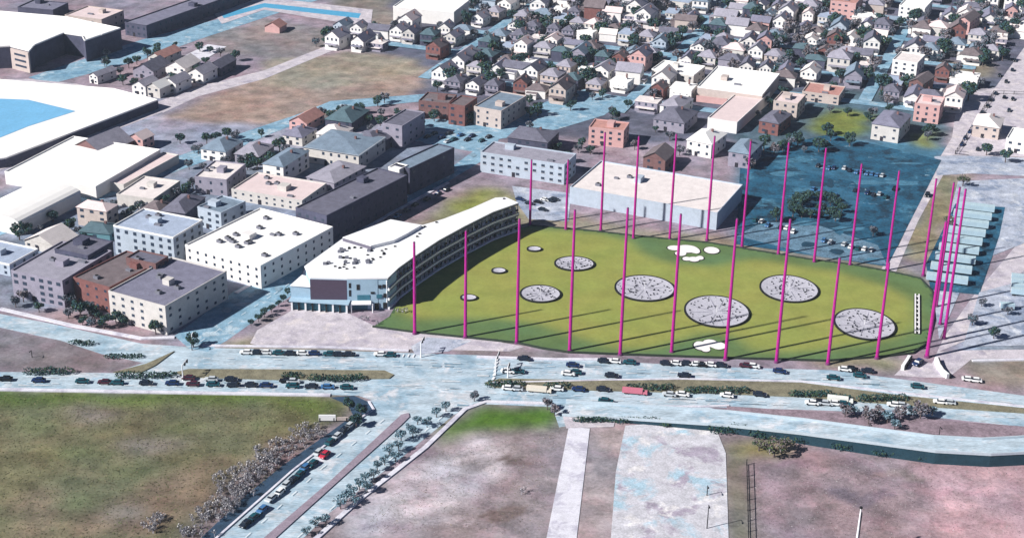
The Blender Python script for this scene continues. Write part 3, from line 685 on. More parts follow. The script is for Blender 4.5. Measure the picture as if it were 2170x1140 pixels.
B_('house', 'low dark green-roofed house in front of the pinkish house', 'house', (170,488),(232,496),(252,474),4,'teal','teal','hip',rise=2)
B_('house', 'low cream terrace behind the left grey block', 'house', (52,508),(118,523),(165,498),4,'cream','cream','gable')
B_('store_building', 'pale blue-roofed low building cut by the left edge', 'building', (-70,540),(20,563),(76,528),5,'pale_blue','pale')
B_('house', 'dark slate-roofed house above the pale blue apartment block', 'house', (345,444),(392,452),(420,415),8,'slate','slate','hip')
B_('house', 'mauve-walled brown-roofed house left of the slate-roofed house', 'house', (296,445),(340,455),(362,430),6,'grey','brown','hip')
B_('shed', 'dark-sided slate-roofed shed above the big white warehouse', 'shed', (160,308),(215,325),(270,294),5,'brown','mauve','gable',wins=False)
B_('house', 'small pink house with white front at the shed end', 'house', (276,288),(302,296),(318,284),6,'pink','pinkish','gable')
B_('house', 'white-fronted house with a teal roof near the upper road bend', 'house', (430,312),(478,322),(500,296),6,'white','blue','hip')
B_('house', 'wide low pale house by the teal-roofed one', 'house', (500,324),(548,332),(570,306),5,'grey','mauve','hip')
B_('house', 'slate-roofed house with pink gable beside the dirt field', 'house', (612,256),(650,262),(690,242),5,'pink','red','gable')
B_('house', 'grey-roofed house below the terracotta-roofed house', 'house', (600,285),(640,292),(668,272),5,'cream','grey','hip')
B_('house', 'dark-roofed low house between the dirt field and the hip-roofed blocks', 'house', (690,252),(745,260),(780,232),6,'slate','teal','hip')
B_('house', 'white low house left of the dark square block', 'house', (672,282),(722,290),(742,270),5,'white','cream','hip')
B_('apartment_block', 'dark square block with pale left face above the long dark building', 'building', (812,262),(852,270),(890,238),12,'grey','slate',floors=3)
B_('house', 'small slate house right of the dark square block', 'house', (742,300),(800,310),(826,284),6,'slate','slate','hip')
B_('brick_building', 'red brick building with a low dark wing beyond the car park', 'building', (952,222),(985,228),(1003,208),11,'red','brown',floors=3)
B_('brick_building', 'dark brown low block left of the red brick building', 'building', (888,215),(950,222),(965,203),9,'brown','brown',floors=2)
B_('apartment_block', 'beige block with blue-grey roof right of the red brick building', 'building', (1004,228),(1062,238),(1118,205),10,'beige','blue',floors=3)
B_('apartment_block', 'long pale blue apartment block behind the first far poles', 'apartment block', (1018,325),(1196,352),(1222,328),10,'pale_blue','mauve',floors=3,sills=True)
B_('apartment_block', 'dark slate-roofed block behind the long pale blue one', 'building', (1075,292),(1160,302),(1190,278),8,'slate','slate','hip',rise=3)
B_('apartment_block', 'pink building with rounded front behind the third far pole', 'building', (1248,272),(1322,280),(1334,262),9,'pink','red',floors=3)
B_('warehouse', 'big cream-roofed warehouse with pale blue walls behind the far poles', 'warehouse', (1210,397),(1520,454),(1570,392),8,'pale_blue','cream',units=2,wins=False)
B_('house', 'brown gabled house at the back of the cream-roofed warehouse', 'house', (1364,332),(1410,340),(1428,318),7,'brown','brown','gable')
B_('house', 'bright white house cluster front behind the sixth far pole', 'house', (1456,296),(1508,306),(1540,282),8,'white','white','hip')
B_('house', 'slate-blue house right of the bright white house', 'house', (1545,320),(1590,328),(1612,300),8,'grey','blue','hip')
B_('warehouse', 'large white warehouse roof left of the parkland', 'warehouse', (1478,186),(1615,204),(1652,158),8,'beige','white',wins=False)
B_('warehouse', 'long pinkish-white wing running down from the white warehouse', 'warehouse', (1500,252),(1562,262),(1632,196),6,'white','pinkish',wins=False)
B_('store_building', 'long white building left of the white warehouse', 'building', (1382,148),(1470,162),(1492,142),7,'cream','white')
B_('store_building', 'low building with terracotta roof under the white warehouse', 'building', (1476,205),(1540,213),(1550,197),3,'pink','red',wins=False)
B_('house', 'mauve-roofed hall left of the long pinkish wing', 'house', (1385,252),(1450,262),(1480,236),6,'grey','slate','hip')
B_('house', 'white house with black trim left of the terracotta low roof', 'house', (1400,222),(1440,230),(1462,208),6,'white','mauve','hip')
B_('store_building', 'pink-roofed flat building right of the white warehouse', 'building', (1700,196),(1778,206),(1792,186),5,'beige','red')
B_('house', 'pinkish tall house below the pink-roofed flat building', 'house', (1640,215),(1690,223),(1702,202),9,'beige','pinkish')
B_('house', 'red-sided slate-roofed house beside the green lawn', 'house', (1610,255),(1650,263),(1672,240),7,'red','slate','hip')
B_('hall', 'cream hall with three dark windows and a grey hip roof', 'building', (1848,262),(1906,271),(1936,243),9,'cream','grey','hip',floors=2,rise=3)
B_('brick_building', 'pink brick building with a pale parapet right of the cream hall', 'building', (1938,222),(1992,228),(2012,210),10,'pink','pinkish',floors=3)
B_('house', 'bright white tall house in the middle of the right houses', 'house', (1892,128),(1944,136),(1958,118),9,'white','cream')
B_('brick_building', 'pink tower block with red base at the top edge', 'building', (1760,4),(1814,10),(1832,-8),11,'pink','red',floors=3)
B_('house', 'bright white block at the top edge of the right houses', 'house', (1905,14),(1960,20),(1985,2),9,'white','white')
B_('house', 'beige house in the pale yard at the right edge', 'house', (2062,265),(2118,272),(2134,250),7,'beige','cream','hip')
B_('house', 'white building cut by the right edge beside the pale yard', 'house', (2132,296),(2190,304),(2210,282),7,'white','white')
B_('warehouse', 'large bright white building at the top middle', 'warehouse', (836,14),(962,28),(985,2),9,'white','white',wins=False)
B_('house', 'pink row house with brown side at the top right', 'house', (2028,42),(2056,47),(2068,30),9,'pink','brown','gable')
B_('house', 'brick house with pointed gable right of centre of the right houses', 'house', (1928,172),(1956,178),(1972,160),8,'brown','brown','gable')
# upper-left factory
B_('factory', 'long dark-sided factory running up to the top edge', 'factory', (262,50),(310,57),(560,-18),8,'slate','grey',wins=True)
B_('factory', 'pinkish low building behind the great white roof', 'building', (138,34),(215,44),(262,24),8,'beige','pinkish')
B_('factory', 'long grey low building at the top left corner', 'building', (40,16), (112,24), (140,8), 6, 'slate', 'grey', wins=False)
B_('shed', 'pink-roofed shed in the sports field', 'shed', (562,55),(592,59),(604,50),4,'pink','red','gable',wins=False)
B_('house', 'small white house left of the sports field corner', 'house', (190,158),(206,162),(240,146),5,'white','mauve','gable')
B_('house', 'red house with cream front in the upper-left cluster', 'house', (318,118),(342,124),(366,104),6,'cream','red','gable')
B_('house', 'low grey-roofed terrace below the red house', 'house', (285,145),(325,152),(350,132),5,'grey','slate','gable')
for i, (a, bb, c2, wl, rf_) in enumerate([((282,178),(308,184),(330,170),'white','mauve'),((312,182),(338,188),(362,172),'cream','white'),((345,172),(372,178),(398,162),'white','mauve'),((352,140),(392,146),(420,128),'white','cream'),((400,152),(430,158),(452,142),'white','mauve'),((440,138),(468,143),(488,124),'slate','slate')]):
    B_('house', '%s house with %s roof, %s from the left in the cluster above the tan field' % (wl, {'mauve':'mauve','white':'white','cream':'cream','slate':'slate'}[rf_], ORD[i]), 'house', a, bb, c2, 6, wl, rf_, 'gable')
# great white stepped building (polygon footprint)
def poly_building(name, label, cat, px, h, wall, roof):
    pts = [P(x, y, h) for x, y in px]; cx = sum(p.x for p in pts) / len(pts); cy = sum(p.y for p in pts) / len(pts)
    e = empty(name, (cx, cy, 0)); pl = [(p.x - cx, p.y - cy) for p in pts]
    MB().prism(pl, -.2, h).build('wall', W[wall], e)
    rf = MB().prism([(x * .985, y * .985) for x, y in pl], h - .1, h + .12).build('roof', RF[roof], e)
    b = MB()
    for i in range(len(pl)):
        a = Vector(pl[i] + (0,)); d = Vector(pl[(i + 1) % len(pl)] + (0,)); v = d - a; mid = (a + d) / 2 * .995
        b.box((mid.x, mid.y, h + .4), (v.length - .5, .4, .8), math.atan2(v.y, v.x))
    b.build('parapet', RF['white'], rf)
    for p in pts: LAND.append((p.x, p.y, 8))
    ps = [Q((p.x, p.y, 0)) for p in pts]; POLYX.append(ps); tag(e, label, cat); return e, pts
POLYX = []
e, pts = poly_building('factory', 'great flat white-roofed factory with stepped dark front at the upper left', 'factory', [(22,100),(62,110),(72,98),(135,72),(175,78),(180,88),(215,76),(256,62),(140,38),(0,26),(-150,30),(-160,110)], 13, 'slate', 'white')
for i in range(8):
    a = Vector((pts[1].x, pts[1].y, 0)).lerp(Vector((pts[7].x, pts[7].y, 0)), (i + .4) / 8.6)
bk = P(22,100,13); bq = P(62,110,13); dv = bq - bk
b = MB(); c0 = (bk + bq) / 2 - e.location; b.box((c0.x + .1, c0.y - .6, 6.2), (dv.length - 1, 1.2, 12.6), math.atan2(dv.y, dv.x)); fb = b.build('front_bay', W['beige'], e)
for f in range(3):
    b = MB(); b.box((c0.x + .1, c0.y - 1.28, 3 + f * 3.4), (dv.length * .6, .14, 1.3), math.atan2(dv.y, dv.x)); b.build('window', m_glass, fb)
e, pts = poly_building('sports_hall', 'low white-framed roof with a sky blue top at the left edge', 'building', [(-160,360),(10,338),(335,214),(240,190),(-160,158)], 4.5, 'slate', 'white')
b = MB(); pl = [P(x, y, 4.7) for x, y in [(-120,205),(60,212),(160,236),(60,268),(0,292),(-120,330)]]; b.prism([(p.x - e.location.x, p.y - e.location.y) for p in pl], 4.5, 4.75)
b.build('roof_panel', mat('sky_blue_membrane', (120,185,226), .08, .1, .7), e)

# ------------------------------------------------------------------ clubhouse
e = empty('golf_clubhouse', P(760,600)); OX, OY = e.location.x, e.location.y
tag(e, 'white-roofed golf clubhouse with a long curved three-storey wing of hitting bays', 'clubhouse')
def at(x, y, z): p = P(x, y, z); return (p.x - OX, p.y - OY)
HB = 14.0
m_cw = mat('club_white', (244,246,248), .03, .3); m_cb = mat('club_pale_blue', (166,196,216), .07, .4); m_cd = mat('club_dark_cladding', (84,72,90), .15, .8, stretch=(1, 1, 8)); m_ct = mat('club_teal_glass', (60,118,138), .15, .6, .3)
m_slab = mat('bay_slab', (240,240,244), .12, .8); m_edge = mat('bay_edge_dark', (34,34,38), .1, 1)
main = [(645,566),(724,508),(826,467),(896,478),(930,470),(1000,443),(1050,420),(1072,419),(1098,432),(1040,452),(985,482),(930,512),(880,545),(845,570),(822,590),(735,592),(656,590)]
# main block: under the roof left of the bays
blk = [at(x, y, HB) for x, y in [(648,567),(725,512),(828,471),(894,482),(850,540),(812,565),(800,590),(735,591),(658,589)]]
MB().prism(blk, -.2, HB - .3).build('main_block', m_cb, e)
roof_px = [(645,565),(724,508),(790,482),(826,467),(896,478),(940,465),(1000,442),(1050,420),(1072,419),(1099,431),(1045,450),(985,480),(930,510),(880,543),(845,568),(822,590),(735,591),(656,589)]
rf = MB().prism([at(x, y, HB) for x, y in roof_px], HB - .3, HB + .25, bottom=True).build('roof', m_cw, e)
# raised far-left roof volume
up_px = [(726,506),(828,468),(893,480),(862,498),(835,512),(786,524)]
MB().prism([at(x, y, HB + 1) for x, y in up_px], HB + .2, HB + 1.7).build('upper_roof', m_cw, rf)
b = MB(); a0, a1 = Vector(at(726,507,HB + 1) + (0,)), Vector(at(786,525,HB + 1) + (0,)); v = a1 - a0; mid = (a0 + a1) / 2
b.box((mid.x + .1, mid.y - .25, HB + .95), (v.length, .3, 1.3), math.atan2(v.y, v.x)); b.build('roof_screen', mat('screen_grey', (110,106,122), .1, 1), rf)
# dark clad box on the front and lower blue block
def wallblock(name, pxs, z0, z1, mt, grow=0.0):
    pts = [at(x, y, z1) for x, y in pxs]; return MB().prism(pts, z0, z1).build(name, mt, e)
ca_, cb_ = P(657,590,HB - .3), P(735,591,HB - .3); cdv = cb_ - ca_; cn_ = Vector((cdv.y, -cdv.x, 0)).normalized(); cm_ = (ca_ + cb_) / 2 + cn_ * .3
b = MB(); b.box((cm_.x - OX, cm_.y - OY, 8.75), (cdv.length, .8, 9.3), math.atan2(cdv.y, cdv.x)); b.build('clad_box', m_cd, e)
# low left block
wallblock('low_block', [(616,606),(657,608),(672,592),(640,584)], 4.0, 9.6, m_cb)
wallblock('low_roof', [(614,605),(659,608),(674,591),(640,582)], 9.65, 9.9, m_cw)
b = MB(); 
pa, pb = P(619,657), P(735,664)
d = pb - pa
for i in range(9):
    q = pa.lerp(pb, i / 8.0); b2 = MB(); b2.box((q.x - OX, q.y - OY, 2.1), (.7, .7, 4.2)); b2.build('column', m_edge if i % 2 else m_cw, e)
q = (pa + pb) / 2; n_ = Vector((-d.y, d.x, 0)).normalized()
b = MB(); b.box((q.x - OX + n_.x * 2.2, q.y - OY + n_.y * 2.2, 2.1), (d.length, 3, 4.2), math.atan2(d.y, d.x)); b.build('ground_floor_glazing', m_ct, e)
b = MB(); b.box((q.x - OX + n_.x * 1.2, q.y - OY + n_.y * 1.2, 4.35), (d.length + 2, 4.0, .5), math.atan2(d.y, d.x)); b.build('canopy', m_cb, e)
# front entrance block, pale, with openings
wallblock('entrance_block', [(735,592),(822,591),(840,576),(752,578)], -.2, HB - .32, m_cb)
fa, fb_ = P(735,592,HB - .3), P(822,591,HB - .3); fd = (fb_ - fa); fl = fd.length; fang = math.atan2(fd.y, fd.x); fn = Vector((fd.y, -fd.x, 0)).normalized()
for (t, z, ww, hh, mt) in [(.07,11,.9,2.2,m_edge),(.07,7.6,.9,2.8,m_edge),(.27,10.2,1.3,2.4,m_edge),(.80,10.3,1.2,1.4,m_edge),(.90,10.5,1.2,1.4,m_edge),(.78,6.0,2.2,1.6,m_ct),(.92,6.3,1.2,1.8,m_edge),(.40,5.6,5.2,2.2,m_ct),(.62,7.6,1.6,.9,m_edge),(.30,1.6,6.4,3.0,m_ct),(.72,1.6,1.8,2.8,m_edge),(.92,1.8,1.6,2.6,m_edge)]:
    c_ = fa + fd * t + fn * .12; b = MB(); b.box((c_.x - OX, c_.y - OY, z), (ww, .3, hh), fang); b.build('window', mt, e)
c_ = fa + fd * .34 + fn * 1.6; b = MB(); b.box((c_.x - OX, c_.y - OY, 3.9), (8, 3.4, .45), fang); b.build('entrance_canopy', m_cw, e)
for t in (.1, .62):
    c_ = fa + fd * t + fn * 2.9; b = MB(); b.tube((c_.x - OX, c_.y - OY, -.1), (c_.x - OX, c_.y - OY, 3.8), .25, .25, 8); b.build('canopy_post', m_cw, e)
# rooftop units
g = random.Random(5)
for i in range(46):
    while True:
        x = g.uniform(668, 845); y = g.uniform(512, 572)
        if inside(x, y, [(668,565),(728,518),(790,530),(848,520),(800,560),(740,572)]) : break
    q = P(x, y, HB); o = link('rooftop_unit', UNITM if i % 3 == 0 else FANM, e, (q.x - OX, q.y - OY, HB + .25 - (0 if i % 3 == 0 else 1.3)), g.uniform(-.2, .2) + fang, (.6, .6, .8) if i % 3 == 0 else (.9, .9, 1))
for x, y in [(883,488),(893,483),(889,497),(900,482),(884,503),(832,507),(845,506),(925,473),(1068,423)]:
    q = P(x, y, HB); link('rooftop_unit', FANM, e, (q.x - OX, q.y - OY, HB - 1.0), 0, (1, 1, 1))
# hitting bays: front line follows the curve
front_px = [(822,590),(845,568),(880,543),(930,510),(985,480),(1045,450),(1099,431)]
FL = [Vector(at(x, y, HB) + (0,)) for x, y in front_px]
def resample(pl, n):
    Ls = [0]
    for a_, b_2 in zip(pl, pl[1:]): Ls.append(Ls[-1] + (b_2 - a_).length)
    out = []
    for i in range(n):
        t = Ls[-1] * i / (n - 1); k = min(len(pl) - 2, max(j for j in range(len(Ls)) if Ls[j] <= t + 1e-6)); 
        out.append(pl[k].lerp(pl[k + 1], (t - Ls[k]) / (Ls[k + 1] - Ls[k])))
    return out
NB = 30
fp = resample(FL, NB + 1); nrm = []
for i in range(NB + 1):
    d = (fp[min(NB, i + 1)] - fp[max(0, i - 1)]).normalized(); nrm.append(Vector((-d.y, d.x, 0)))   # away from the turf
def band(off0, off1, z0, z1, name, mt, parent=e):
    b = MB(); b.prism([(fp[i] + nrm[i] * off0)[:2] for i in range(NB + 1)] + [(fp[i] + nrm[i] * off1)[:2] for i in range(NB, -1, -1)], z0, z1, bottom=True)
    return b.build(name, mt, parent)
for z in (.5, 4.6, 9.0):
    band(.3 if z > 1 else -.6, 7.6, z - .35, z, 'bay_floor', m_slab)
    band(-.55, .1, z - .5, z + .55, 'floor_edge', m_cw)
    if z > 1: band(-.6, -.5, z + .62, z + .82, 'rail', m_edge); band(-.66, -.5, z - .8, z - .5, 'drip_edge', m_edge)
band(7.6, 8.0, -.2, HB - .35, 'bay_back_wall', mat('bay_back', (226,224,232), .2, .7))
band(-.05, .45, HB - .75, HB - .3, 'roof_edge', m_edge)
m_div = mat('bay_partition', (250,250,250), .1, 1)
DIV = MB(); DIV.box((0, 0, 1.3), (3.4, .3, 2.6)); DIVM = DIV.mesh('bay_partition', [m_div])
CL = MB(); CL.box((0, 0, 0), (.35, .35, 3.9)); CLM = CL.mesh('column', [m_cw])
for fi, z in enumerate((.5, 4.6, 9.0)):
    for i in range(0, NB + 1):
        a_ = math.atan2(nrm[i].y, nrm[i].x); q = fp[i] + nrm[i] * 3.2
        link('bay_partition', DIVM, e, (q.x, q.y, z), a_)
for i in range(0, NB + 1, 3):
    for z in (2.45, 6.6, 11.1):
        q = fp[i] + nrm[i] * .6; link('column', CLM, e, (q.x, q.y, z), math.atan2(nrm[i].y, nrm[i].x))
# end wall facing the forecourt
# furniture in the bays: white sofa and black screen cart, one of each per bay
m_sofa = mat('sofa_white', (238,238,240), .05, 1); m_scr = mat('screen_black', (16,16,20), .05, 1, .4)
def sofa():
    t = empty('sofa', (0, 0, 0)); MB().box((0, 0, .35), (2.0, .9, .5)).build('seat', m_sofa, t); MB().box((0, .45, .8), (2.0, .25, .7)).build('backrest', m_sofa, t)
    for q in (-1, 1): MB().box((q * 1.1, 0, .5), (.22, .9, .75)).build('armrest', m_sofa, t)
    tag(t, 'white sofa', 'sofa', 'sofas in the hitting bays'); return Proto(t)
def screen():
    t = empty('screen_stand', (0, 0, 0)); MB().box((0, 0, .06), (.8, .6, .12)).build('base', m_scr, t); MB().tube((0, 0, .1), (0, 0, 1.2), .1, .1, 6).build('post', m_scr, t); MB().box((0, 0, 1.5), (1.5, .25, 1.1)).build('screen', m_scr, t)
    tag(t, 'black screen', 'screen', 'screens in the hitting bays'); return Proto(t)
ps, pc = sofa(), screen(); fname = ['lowest', 'middle', 'top']
g = random.Random(3)
for fi, z in enumerate((.5, 4.6, 9.0)):
    for i in range(NB):
        n2 = (nrm[i] + nrm[i + 1]).normalized(); a_ = math.atan2(n2.y, n2.x) - math.pi / 2; q = fp[i].lerp(fp[i + 1], .5 + g.uniform(-.12, .12))
        p1 = q + n2 * (1.5 + g.uniform(-.6, .6)); t_ = (fp[i + 1] - fp[i]).normalized(); p2 = q + n2 * .5 + t_ * 1.2
        ps.place((p1.x + OX, p1.y + OY, z), a_, None, 'white sofa in a hitting bay on the %s floor of the clubhouse' % fname[fi], 'sofas on the %s floor of hitting bays' % fname[fi])
        pc.place((p2.x + OX, p2.y + OY, z), a_ + g.uniform(-.4, .4), None, 'black screen on a stand in a hitting bay, %s floor of the clubhouse' % fname[fi], 'screens on the %s floor of hitting bays' % fname[fi])
LAND += [(OX + x, OY + y, 10) for x, y in blk]

# ------------------------------------------------------------------ trees
def crown_mesh(name, lobes, n, size, mt, seed, flat=.5):
    g = np.random.default_rng(seed); V = []; Fc = []; mi = []
    for k in range(n):
        c, r = lobes[g.integers(len(lobes))]
        v = g.normal(size=3); v /= np.linalg.norm(v); rad = g.uniform(.35, 1.0) ** .5
        p = np.array(c) + v * rad * np.array(r)
        if p[2] < .5: continue
        a = g.normal(size=3); a /= np.linalg.norm(a); b_ = np.cross(a, v + g.normal(size=3) * flat); b_ /= (np.linalg.norm(b_) + 1e-6)
        s = size * g.uniform(.5, 1.3); o = len(V)
        V += [tuple(p - a * s - b_ * s * .6), tuple(p + a * s - b_ * s * .5), tuple(p + a * s * .8 + b_ * s * .6), tuple(p - a * s * .7 + b_ * s * .5)]
        Fc.append((o, o + 1, o + 2, o + 3)); mi.append(int(g.integers(len(mt))))
    me = bpy.data.meshes.new(name); me.from_pydata(V, [], Fc)
    for q in mt: me.materials.append(q)
    me.polygons.foreach_set('material_index', mi); me.update(); return me
m_bark = mat('bark', (96,84,84), .2, 2); m_barkp = mat('pale_bark', (190,186,196), .15, 2)
def tree_proto(name, h, r, mats_, n, size, seed, bark=None, lob=5, lift=.62, cat='tree'):
    g = random.Random(seed); t = empty(name, (0, 0, 0)); b = MB(); bk_ = bark or m_bark
    b.tube((0, 0, -.2), (0, 0, h * .45), r * .09, r * .06, 7)
    lobes = [((0, 0, h * lift), (r * .8, r * .8, h * .3))]
    for k in range(lob):
        an = 2 * math.pi * k / lob + g.uniform(-.4, .4); d = r * g.uniform(.4, .65); z = h * g.uniform(lift - .12, lift + .22)
        p = (math.cos(an) * d, math.sin(an) * d, z); lobes.append((p, (r * g.uniform(.3, .48), r * g.uniform(.3, .48), h * g.uniform(.13, .22))))
        b.tube((0, 0, h * g.uniform(.25, .42)), p, r * .05, r * .02, 5)
        b.tube(p, (p[0] * 1.5, p[1] * 1.5, p[2] + h * .12), r * .025, r * .008, 4)
    b.build('trunk', bk_, t); link('crown', crown_mesh('crown', lobes, n, size, mats_, seed), t)
    tag(t, 'tree', cat); return Proto(t)
mB1 = mat('twig_brown', (126,116,120), .2, 1); mB2 = mat('twig_grey', (116,118,130), .2, 1); mB3 = mat('twig_teal', (60,88,100), .2, 1); mP1 = mat('leaf_pale_blue', (170,198,214), .15, 1); mP2 = mat('leaf_blue_grey', (120,158,178), .15, 1)
mG1 = mat('leaf_dark_teal', (40,74,76), .2, 1); mG2 = mat('leaf_dark_green', (58,84,58), .2, 1); mW = mat('twig_white', (222,220,222), .1, 1); mK = mat('twig_black', (24,24,28), .1, 1); mO = mat('leaf_olive', (112,118,80), .2, 1)
T_brown = [tree_proto('bare_tree', 9, 4.2, [mB1, mB2], 420, .55, s) for s in (1, 2)]
T_grey = [tree_proto('bare_tree', 8, 3.8, [mB2, mB3, mB2], 420, .52, s) for s in (3, 4)]
T_teal = [tree_proto('evergreen_tree', 9, 4.4, [mG1, mB3, mG2], 520, .55, s) for s in (5, 6)]
T_pale = [tree_proto('pale_tree', 6.5, 3.4, [mP1, mP2, mB3, mG1], 420, .32, s, m_bark) for s in (7, 8)]
T_stip = [tree_proto('bare_sapling', 3.6, 1.7, [mK, mB2, mW, mB2, mW, mB2, mK], 60, .24, s, m_barkp, 4) for s in (9, 10, 11)]
T_olive = [tree_proto('leafy_tree', 7.5, 4.0, [mO, mG2, mB1], 460, .36, 12)]
def plant(protos, x, y, label, group, s=1.0, z=0.0, world=False):
    p = Vector((x, y, 0)) if world else P(x, y); pr = random.choice(protos); k = s * random.uniform(.85, 1.15)
    return pr.place((p.x, p.y, z), random.uniform(0, 6.28), (k, k, k * random.uniform(.9, 1.1)), label, group)
# lower-left clump of bare saplings
sg = random.Random(21)
clumps = [[(610,915),(668,898),(690,925),(640,945)],[(540,955),(620,925),(655,950),(600,985),(540,985)],[(520,985),(580,965),(600,985),(540,1025)],[(450,1010),(530,985),(560,1000),(530,1045),(450,1040)],[(455,1050),(520,1035),(545,1050),(500,1075),(430,1080)],[(410,1085),(470,1065),(510,1075),(480,1105),(400,1110)],[(300,1120),(340,1090),(350,1095),(320,1140)],[(380,1120),(450,1115),(460,1140),(370,1140)]]
cn = ['topmost clump beside the side road','second clump down beside the side road','third clump down beside the side road','fourth clump down beside the side road','fifth clump down beside the side road','sixth clump down beside the side road','small clump standing alone at the bottom left','lowest clump at the bottom edge']
for ci, cl in enumerate(clumps):
    x0, x1 = min(p[0] for p in cl), max(p[0] for p in cl); y0, y1 = min(p[1] for p in cl), max(p[1] for p in cl); k = 0; n_ = max(5, int((x1 - x0) * (y1 - y0) / 120)); tr = 0
    while k < n_ and tr < 400:
        tr += 1; x, y = sg.uniform(x0, x1), sg.uniform(y0, y1)
        if inside(x, y, cl): plant(T_stip, x, y, 'bare speckled sapling in the %s' % cn[ci], 'bare saplings in the ' + cn[ci], .66); k += 1
# pale trees along the side road's right verge
row = [(945,872),(925,884),(905,905),(885,900),(875,928),(850,935),(868,915),(845,955),(825,965),(838,978),(815,985),(800,998),(792,1015),(775,1022),(762,1038),(745,1050),(778,1045),(735,1062),(722,1078),(752,1068),(668,1118),(650,1135),(690,1112)]
for i, (x, y) in enumerate(row):
    plant(T_pale, x, y, 'pale blue-grey tree on the side road verge, %s of the row counted downwards' % ORD[i], 'pale trees lining the right verge of the side road', .66)
for i, (x, y) in enumerate([(1790,885),(1810,880),(1860,890),(1880,898),(1905,890),(1930,882),(1950,888),(1975,880),(1840,900),(1895,912)]):
    plant(T_pale if i % 2 else T_brown, x, y, 'scrubby roadside tree on the verge above the ramp, %s from left' % ORD[sorted([1790,1810,1840,1860,1880,1895,1905,1930,1950,1975]).index(x)], 'scrub on the verge above the ramp', .7)
for i, (x, y, s) in enumerate([(1640,968,1.1),(1608,955,.8),(1665,955,.8)]):
    plant(T_olive, x, y, ['large olive bush on the corner below the ramp','small olive bush left of the large corner bush','small olive bush right of the large corner bush'][i], None, s)
for i, (x, y, pr, lb) in enumerate([(2105,718,T_teal,'dark round tree in the pale lot right of the range'),(2080,650,T_grey,'grey tree by the upper side of the pale lot'),(2135,668,T_grey,'grey tree right edge of the pale lot'),(2060,690,T_grey,'grey tree beside the road to the trailers'),(1005,850,T_grey,'bare tree at the corner of the small green lawn'),(1160,868,T_brown,'bare bush at the right end of the small green lawn'),(1175,880,T_brown,'bare bush beside the driveway mouth'),(410,735,T_teal,'small dark street tree at the left junction'),(740,870,T_teal,'dark evergreen at the rounded field corner'),(765,880,T_teal,'second dark evergreen at the rounded field corner'),(755,905,T_teal,'dark evergreen below the field corner'),(1105,1048,T_stip,'tiny bare shrub alone in the dirt field'),(1112,1042,T_stip,'second tiny bare shrub in the dirt field')]):
    plant(pr, x, y, lb, None, .6)
for i, (x, y) in enumerate([(600,640),(610,625),(590,650),(575,662),(560,672),(548,682),(532,690)]):
    plant(T_teal, x, y, 'small dark street tree, %s from the left along the street before the clubhouse' % ORD[6 - i], 'street trees before the clubhouse', .38)
for i, (x, y) in enumerate([(842,664),(852,665),(860,664),(800,690),(780,682),(765,680)]):
    plant(T_stip, x, y, ['small dark shrub at the near end of the bays','second small shrub at the near end of the bays','third small shrub at the near end of the bays','speckled shrub on the forecourt corner','speckled shrub before the entrance','speckled shrub left of the entrance path'][i], None, .7)
# dark hedges on the median
def hedge(x0, x1, y, label, h=2.6, dpt=4.0, mt=None):
    a, b_ = P(x0, y), P(x1, y); c_ = (a + b_) / 2; L = (b_ - a).length; t = empty('hedge', (c_.x, c_.y, 0), math.atan2((b_ - a).y, (b_ - a).x))
    n = max(2, int(L / 3)); g_ = random.Random(int(x0)); lobes = [((-L / 2 + L * (i + .5) / n, g_.uniform(-.5, .5), h * .5), (L / n * .85, dpt / 2, h * g_.uniform(.4, .6))) for i in range(n)]
    link('foliage', crown_mesh('foliage', lobes, int(L * 42), .34, mt or [mG1, mG1, mG2], int(x0)), t)
    bb = MB()
    for i in range(n): bb.tube((lobes[i][0][0], 0, -.1), (lobes[i][0][0], 0, h * .5), .12, .08, 5)
    bb.build('stem', m_bark, t); tag(t, label, 'hedge', 'dark hedges along the highway')
hedge(55,155,792,'long dark hedge at the left end of the highway')
hedge(248,335,801,'dark hedge left of the left median')
hedge(338,372,798,'short dark hedge at the tip of the left median', 2)
hedge(600,640,800,'short dark hedge in the middle of the left median', 2.0)
hedge(655,770,806,'long dark hedge at the right end of the left median')
hedge(1032,1110,819,'dark hedge at the left tip of the right median')
hedge(1155,1205,822,'dark hedge left of the beige truck', 2.4)
hedge(1330,1425,826,'dark hedge behind the pink trailer')
hedge(1455,1585,832,'longest dark hedge in the right median')
hedge(1675,1760,839,'dark hedge before the speckled cars')
hedge(1762,1800,846,'short dark hedge touching the speckled cars', 2.2)
hedge(1820,1920,850,'last dark hedge at the right of the median', 3)
hedge(150,195,730,'teal hedge on the curving road island', 1.8)
hedge(225,300,758,'teal-grey hedge at the left junction', 1.2)

